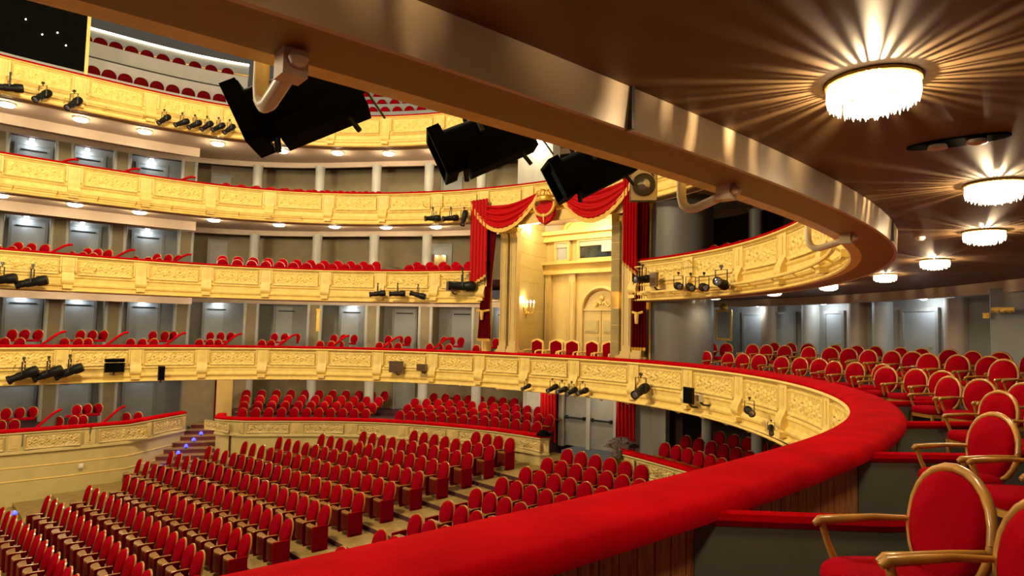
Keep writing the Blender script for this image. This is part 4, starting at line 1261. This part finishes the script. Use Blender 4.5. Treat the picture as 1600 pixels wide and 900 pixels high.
SP = [  # photo position, azimuth of aim in degrees, tilt, scale, label
 (15, 137, 215, .15, .80, 'black spotlight on the top balcony front, at the left edge'),
 (66, 150, 262, .7, .75, 'black spotlight with bright lens on the top balcony front, second from left'),
 (115, 162, 262, .75, .75, 'black spotlight with bright lens on the top balcony front, third from left'),
 (256, 187, 245, .75, .62, 'small green-black spotlight on the top balcony, first of six'),
 (284, 192, 235, .55, .62, 'small green-black spotlight on the top balcony, second of six'),
 (304, 195, 235, .65, .62, 'small green-black spotlight on the top balcony, third of six'),
 (323, 197, 240, .75, .62, 'small green-black spotlight on the top balcony, fourth of six'),
 (341, 199, 235, .65, .62, 'small green-black spotlight on the top balcony, fifth of six'),
 (358, 202, 240, .75, .62, 'small green-black spotlight on the top balcony, last of six'),
 (676, 341, 200, .12, .68, 'black spotlight on the third balcony left of the drapery, first of three'),
 (704, 341, 200, .15, .68, 'black spotlight on the third balcony left of the drapery, second of three'),
 (725, 341, 250, 1.1, .68, 'black spotlight tipped down beside the royal box drapery'),
 (2, 437, 200, .2, .9, 'black spotlight on the second balcony cut by the left edge'),
 (50, 441, 205, .25, .95, 'black spotlight on the second balcony front near the left edge'),
 (590, 459, 185, .12, .68, 'black spotlight on the second balcony, first of three in the middle'),
 (621, 459, 185, .05, .68, 'black spotlight on the second balcony, second of three in the middle'),
 (653, 461, 178, -.25, .68, 'black spotlight on the second balcony, third of three in the middle'),
 (722, 447, 190, .0, 1.1, 'large brown spotlight on the second balcony beside the royal box'),
 (36, 586, 205, .42, .92, 'black spotlight on the first balcony front, first of three at left'),
 (75, 584, 205, .38, .92, 'black spotlight on the first balcony front, second of three at left'),
 (108, 581, 205, .42, .92, 'black spotlight on the first balcony front, third of three at left'),
 (1004, 436, 215, .1, .7, 'dark spotlight hung beside the right royal drapery'),
 (1060, 447, 262, .10, .62, 'black spotlight facing us on second balcony right, first of four'),
 (1079, 449, 262, .15, .62, 'black spotlight facing us on second balcony right, second of four'),
 (1100, 449, 262, .10, .62, 'black spotlight facing us on second balcony right, third of four'),
 (1127, 443, 235, -.1, .72, 'black spotlight on second balcony right, last of four'),
 (863, 607, 225, .3, .55, 'dark spotlight under the royal box, first of four'),
 (878, 610, 225, .2, .55, 'dark spotlight under the royal box, second of four'),
 (893, 612, 225, .3, .55, 'dark spotlight under the royal box, third of four'),
 (910, 612, 225, .2, .55, 'dark spotlight under the royal box, last of four'),
 (1001, 611, 232, .25, .85, 'large black spotlight on the first balcony right of royal box'),
 (1171, 643, 262, .1, .5, 'black round spotlight on the first balcony, furthest right'),
 (1205, 672, 250, .4, .32, 'tiny spotlight hanging below the first balcony pipe at right'),
 (822, 605, 225, .3, .45, 'small spotlight under the first balcony left of the exit curtain'),
]
for px, py, az, tl_, sc, lab in SP:
    q, th = on_ring(px, py, -.42)
    spotlight(q, math.radians(az), tl_, sc, lab)
# lighting bars in front of the balcony fronts
def bar(level, t0, t1, dz, label, rad=.025, d=-.30):
    z_ = RZ[level] + dz
    r = thing('lighting_bar', label, 'lighting bar')
    pts = [p3(pt(t, d), z_) for t in np.linspace(t0, t1, max(3, int(abs(t1 - t0) / 1.5)))]
    MB().tube(pts, rad, 8).obj('pipe', 'gold', r)
    n = max(2, int(abs(t1 - t0) / 5))
    for t in np.linspace(t0, t1, n):
        MB().tube([p3(pt(t, d), z_), p3(pt(t, d + .12), z_ - .08), p3(pt(t, .0), z_ - .08)], .018, 6).obj('bracket', 'gold', r)
bar(2, -24.5, 30, -1.0, 'gold lighting pipe along the second balcony right of royal box', .035, -.22)
bar(1, -30, 60, -1.22, 'gold lighting pipe under the first balcony front at right', .03, -.18)
bar(4, 105, 150, -.98, 'thin lighting pipe along the top balcony front')
bar(3, 100, 150, -1.02, 'thin lighting pipe along the third balcony front', .018)
bar(2, 133, 150, -.42, 'thin lighting pipe on the second balcony front at left', .014)
bar(1, 128, 150, -.55, 'thin lighting pipe on the first balcony front at left', .014)
bar(2, 66, 72, -.18, 'short lighting pipe on the second balcony beside the drapery', .02)
bar(3, 66, 76, -.5, 'short lighting pipe on the third balcony beside the drapery', .014)
bar(2, 19, 31, -.25, 'short upper lighting pipe on the second balcony right', .02)

# big black floodlights hung from the near balcony
def flood(q, dirv, label, sc=1.0):
    dv = Vector(dirv).normalized()
    r = thing('floodlight', label, 'floodlight', tuple(q), 0, 'black floodlights on the near front')
    r.rotation_euler = dv.to_track_quat('-Y', 'Z').to_euler()
    r.scale = (sc, sc, sc)
    mb = MB(); mb.tube([(0, -.16, 0), (0, .10, 0), (0, .34, 0), (0, .40, 0)], [.125, .115, .075, .05], 20)
    mb.obj('body', 'black_cloth', r)
    mb = MB()
    for x, z_, sx, sz in ((0, .125, .27, .02), (0, -.125, .27, .02), (.125, 0, .02, .27), (-.125, 0, .02, .27)):
        mb.box((x, -.18, z_), (sx, .07, sz))
    mb.box((0, -.15, 0), (.25, .02, .25)); mb.obj('colour_frame', 'black_cloth', r)
    MB().box((0, -.165, 0), (.22, .01, .22)).obj('lens', 'glass', r)
    MB().box((0, .12, -.11), (.17, .40, .12)).obj('lamp_house', 'black_cloth', r)
    y = MB(); y.tube([(-.16, .05, 0), (-.16, .05, .18), (.16, .05, .18), (.16, .05, 0)], .014, 6); y.obj('yoke', 'black_metal', r)
    y = MB(); y.tube([(.05, .22, -.16), (.06, .24, -.25)], .012, 6); y.tube([(.02, -.10, -.13), (.02, -.12, -.19)], .014, 6); y.obj('knob', 'black_metal', r)
    y = MB(); y.tube([(.1, .30, 0), (.1, .34, -.12), (.12, .36, -.26)], .005, 5); y.obj('cable', 'dark_metal', r)
flood((-1.02, 2.80, .98), (-.88, -.12, -.44), 'big black floodlight behind the bracket at upper left')
flood((-.24, 3.50, 1.03), (-.88, -.12, -.44), 'big black floodlight hung in the upper middle')
flood((.44, 4.10, 1.05), (-.86, -.12, -.48), 'big black floodlight in front of the royal box swag')
# lamp whose lens looks at the camera
dv = Vector((-.16, -.98, -.12))
r = thing('projector_lamp', 'pale square lamp housing with large round lens beside the swag', 'floodlight', (1.075, 5.25, 1.22), 0)
r.rotation_euler = dv.to_track_quat('-Y', 'Z').to_euler()
MB().box((0, .10, 0), (.22, .20, .25)).obj('housing', 'black_metal', r)
mb = MB(); mb.box((0, -.005, 0), (.21, .02, .25)); mb.obj('face_plate', 'pale_metal', r)
MB().lathe([(.09, 0), (.095, .02), (.085, .03)], (0, -.01, 0), 24, Matrix.Rotation(PI / 2, 3, 'X')).obj('ring', 'dark_metal', r)
MB().lathe([(.084, .012), (.05, .03), (0, .036)], (0, -.01, 0), 24, Matrix.Rotation(PI / 2, 3, 'X')).obj('lens', 'lens', r)
# J shaped brackets that carry the near lighting pipe
def jbracket(th, label):
    z_ = RZ[2] - LIP
    n = nrm(th); p = pt(th)
    r = thing('pipe_bracket', label, 'bracket', p3(p, z_), face_rz(-n), 'J brackets on the near balcony beam')
    MB().tube([(0, -.20, .42), (0, -.20, .10), (0, -.20, -.03), (0, -.185, -.085), (0, -.15, -.115), (0, -.10, -.12), (0, -.01, -.095), (0, .12, -.055)], .030, 12).obj('hook', 'pale_metal', r)
    MB().box((0, .115, -.04), (.085, .09, .11)).obj('clamp_block', 'pale_metal', r)
    MB().lathe([(0, -.03), (.025, -.022), (.034, 0), (.025, .022), (0, .03)], (0, .18, -.045), 12).obj('ball_end', 'pale_metal', r)
jbracket(-63.9, 'thick J-shaped pale bracket with ball end at upper left')
jbracket(-50.6, 'J-shaped pale bracket with ball end beside the grey drum wall')
jbracket(-38.6, 'J-shaped pale bracket with ball end at the right tip of the beam')
# ceiling recess with twin lamps
r = thing('ceiling_recess', 'black oval ceiling recess with two small lamps', 'ceiling light', p3(pt(-48.2, 1.22), RZ[2] - SOF), face_rz(-nrm(-48.2)) + .1)
ov = [(.09 * math.cos(2*PI*k/24), .24 * math.sin(2*PI*k/24)) for k in range(24)]
MB().prism(ov, -.012, 0).obj('recess_plate', 'black_cloth', r)
for y in (-.09, .09):
    MB().lathe([(.045, -.012), (.05, -.03), (.03, -.035), (0, -.03)], (0, y, 0), 14).obj('lamp_ring', 'pale_metal', r)
# smoke detectors on the near ceiling
for i, (th, d) in enumerate(((-23.5, 2.9), (-30, .62))):
    o = MB().lathe([(.05, 0), (.055, -.02), (.03, -.04), (0, -.042)], n=14).obj('smoke_detector', 'white_plastic')
    o.location = p3(pt(th, d), RZ[2] - SOF)
    tag(o, ['small white detector on the brown ceiling beside the fascia', 'small detector on the brown ceiling near the beam tip'][i], 'detector')

# ================================================================== SMALL THINGS ON THE FRONTS
def gadget(name, px, py, d, size, label, cat, m_, foot=True):
    q, th = on_ring(px, py, d)
    r = thing(name, label, cat, tuple(q), face_rz(-nrm(th)))
    MB().box((0, 0, 0), size).obj('case', m_, r)
    MB().box((0, -size[1] / 2 - .004, 0), (size[0] * .9, .012, size[2] * .88)).obj('screen' if 'monitor' in name else 'grille', 'black_cloth' if m_ == 'black_metal' else 'screen_dark', r)
    if foot: MB().tube([(0, .02, -size[2] / 2), (0, .10, -size[2] / 2 - .08), (0, .30, -size[2] / 2 - .1)], .03, 6).obj('bracket', 'dark_metal', r)
gadget('monitor', 179, 571, -.25, (.58, .08, .46), 'black monitor on the first balcony front at left', 'monitor', 'black_metal')
gadget('loudspeaker', 252, 583, -.22, (.20, .18, .48), 'narrow black loudspeaker on the first balcony front', 'speaker', 'black_metal')
gadget('monitor', 619, 573, -.25, (.54, .08, .42), 'brown monitor on the first balcony front in the middle', 'monitor', 'screen_dark')
gadget('camera_unit', 659, 574, -.25, (.34, .18, .24), 'small brown camera unit on the first balcony front', 'camera', 'screen_dark')
gadget('monitor', 1076, 618, -.30, (.42, .06, .42), 'black monitor on the first balcony front at right', 'monitor', 'black_metal')
gadget('junction_box', 1093, 622, -.30, (.15, .12, .18), 'small white box beside the right-hand black monitor', 'box', 'white_plastic')
gadget('flood_panel', 706, 447, -.30, (.42, .10, .36), 'square olive lamp panel on the second balcony beside drapery', 'floodlight', 'olive')
gadget('flood_panel', 1022, 437, -.30, (.26, .10, .40), 'square olive lamp panel on the second balcony at right', 'floodlight', 'olive')
gadget('emergency_light', 460, 592, .45, (.50, .10, .12), 'white emergency light under first balcony above raised stalls', 'light', 'white_plastic', False)
gadget('emergency_light', 710, 600, .45, (.46, .10, .12), 'white emergency light under first balcony near royal box', 'light', 'white_plastic', False)
# gilt mirror on the drum wall side
q, th = on_ring(1131, 508, 3.3)
r = thing('wall_mirror', 'tall gilt-framed mirror on the grey wall right of royal box', 'mirror', tuple(q), face_rz(-nrm(th) * .5 + np.array([-.3, -.9])))
MB().box((0, 0, 0), (.42, .03, .86)).obj('glass', 'mirror', r)
mb = MB()
for x in (-.23, .23): mb.box((x, -.02, 0), (.06, .06, .96))
for z_ in (-.46, .46): mb.box((0, -.02, z_), (.5, .06, .07))
mb.lathe([(0, -.12), (.10, -.06), (.13, 0), (.06, .06), (0, .08)], (0, -.02, .56), 10, Matrix.Rotation(PI / 2, 3, 'X'))
mb.obj('frame', 'gilt', r)
# coat rack and switch plate on the right wall
D = ray(1567, 484); q = D * (11.6 / D[1])
r = thing('coat_rack', 'brass coat rack with hooks on the grey wall at far right', 'coat rack', tuple(q), face_rz(np.array([-.85, -.5])))
MB().box((0, 0, 0), (.36, .04, .09)).obj('plate', 'gilt', r)
for x in (-.14, -.05, .05, .14): MB().tube([(x, -.02, -.02), (x, -.08, -.06), (x, -.09, -.02)], .012, 6).obj('hook', 'gilt', r)
D = ray(1541, 493); q = D * (11.9 / D[1])
o = MB().box((0, 0, 0), (.10, .03, .10)).box((0, -.018, 0), (.04, .02, .05)).obj('switch_plate', 'gilt'); o.location = tuple(q); o.rotation_euler = (0, 0, face_rz(np.array([-.85, -.5])))
tag(o, 'small brass switch plate beside the coat rack', 'switch')
# grey wall that carries the rack
r = struct('wall_right', 'grey wall panel with coat rack at far right', p3(ray(1567, 484)[:2] * (11.75 / ray(1567, 484)[1]), RZ[1] - .22), face_rz(np.array([-.85, -.5])))
MB().box((.38, .12, 1.0), (1.2, .15, 2.05)).obj('panel', 'grey_wall', r)
# yellow exit sign strip on the first balcony
q, th = on_ring(497, 500, 2.6)
o = MB().box((0, 0, 0), (.13, .06, .95)).box((0, -.03, .43), (.17, .05, .08)).obj('gilt_strip', 'gilt'); o.location = tuple(q); o.rotation_euler = (0, 0, face_rz(-nrm(th)))
tag(o, 'narrow gilt strip beside a first balcony pier', 'trim')
# white socket on the cream wall
q = np.array([-14.05, 21.42, -4.78])
o = MB().box((0, 0, 0), (.12, .03, .14)).box((0, -.02, 0), (.06, .02, .07)).obj('wall_socket', 'white_plastic'); o.location = tuple(q); o.rotation_euler = (0, 0, math.atan2(21.11 - 20.03, 15.7 - 14.47))
tag(o, 'small white socket on the cream wall under the lowest boxes', 'socket')
# heap of coats on the right-hand raised stalls rail
def heap(loc, sx, sy, sz, label, m_, name='coat_heap'):
    rows = []
    for j in range(9):
        t = PI * .5 * j / 8; row = []
        for i in range(25):
            a = 2 * PI * i / 24
            k = 1 + .22 * math.sin(3 * a + j) + .12 * math.sin(7 * a - 2 * j)
            row.append((sx * math.cos(t) * math.cos(a) * k, sy * math.cos(t) * math.sin(a) * k, sz * math.sin(t) * (1 + .15 * math.sin(5 * a))))
        rows.append(row)
    o = MB().grid(rows).obj(name, m_, None, 60); o.location = loc
    tag(o, label, 'clothes'); return o
heap((3.42, 19.65, -3.5), .46, .34, .28, 'heap of striped dark coats at the corner of the raised stalls', 'coat_cloth')
heap((3.20, 19.05, -3.66), .22, .20, .26, 'small pale bundle of cloth below the heap of coats', 'coat_cloth')
heap((1.15, 21.35, -3.46), .24, .22, .16, 'dark bundle on the raised stalls rail left of exit', 'black_cloth')
# blue step lights
def led(p, label, pw=.9):
    r = thing('step_light', label, 'step light', tuple(float(c) for c in p), 0, 'blue step lights')
    MB().lathe([(.03, 0), (.03, .05), (0, .07)], n=8).obj('base', 'black_metal', r)
    MB().lathe([(.06, .05), (.075, .09), (.045, .14), (0, .16)], n=10).obj('bulb', 'blue_led', r)
    light('step_light_glow', (p[0], p[1], ZE + p[2] + .16), pw, (.15, .2, 1), .03)
for k, a in enumerate(ROWA[:9]):
    n = -2.0 + .12 * a + .42
    p = axis_pt(a - .22, n + .12); led(p3(p, zf(a)), 'blue step light along the aisle, %s row from the back' % ORD[k])
for k in range(6):
    p = A_ + up * (.42 * k + .1) + np.array([.62 + .03 * k, .15]); led(p3(p, -5.25 + .17 * k), 'blue step light on the red stairs, %s step up' % ORD[k])
p = B_ + up * .9 + np.array([-.12, 0]); led(p3(p, -4.9), 'blue step light beside the raised stalls corner')
led(p3(axis_pt(-1.9, 8.6), zf(-1.9) + .45), 'blue step light at the left end of the stalls rows')
for k in range(6):
    led(p3(pt(107.8 - .6 * (k % 2), .45 + k * .4), RZ[4] + k * .21), 'blue step light on the gallery stairs, %s step up' % ORD[k], .5)
# black technical booth at the left end of the gallery
r = thing('lighting_booth', 'black lighting booth with gold edge at the gallery end, upper left', 'booth', p3(pt(143.6, 1.5), RZ[4] - .05), face_rz(-nrm(143)))
MB().box((-.6, 0, 2.0), (4.3, 2.4, 4.0)).obj('case', 'black_cloth', r)
MB().box((1.60, -1.2, 2.0), (.10, .12, 4.0)).obj('gold_edge', 'gold', r)
for x, z_ in ((-.1, 1.5), (.35, 1.15), (.75, 1.35), (1.0, 1.0)):
    MB().lathe([(.02, 0), (.02, .03), (0, .035)], (x, -1.2, z_), 8, Matrix.Rotation(PI / 2, 3, 'X')).obj('pilot_lamp', 'lamp_glow', r)

# ================================================================== HALL LIGHTS
# chandelier over the stalls, above the picture
ch = thing('chandelier', 'great crystal chandelier high over the stalls', 'chandelier', p3(C0 + AV * -1.0, RZ[4] + 1.6))
MB().lathe([(.2, 1.3), (1.1, .5), (1.3, .3), (1.2, .1), (.8, -.3), (.2, -.6), (0, -.65)], n=32).obj('crystal_bowl', 'lamp_glow', ch)
MB().tube([(0, 0, 1.2), (0, 0, 2.7)], .04, 8).obj('chain', 'gilt', ch)
light('chandelier_light', p3(C0 + AV * -1.0, ZE + RZ[4] + .6), HALL_W, WARM, .8)
# unseen fill light added on the stage side to brighten the balcony fronts
fp = C0 - AV * 11.0
light('stage_side_fill', p3(fp, ZE + 3.5), FILL_W, (1, .82, .52), 1.2)

# lift everything from eye level to the stalls floor datum
for o in list(SC.objects):
    if o.parent is None and o.type not in ('LIGHT', 'CAMERA'):
        o.location.z += ZE
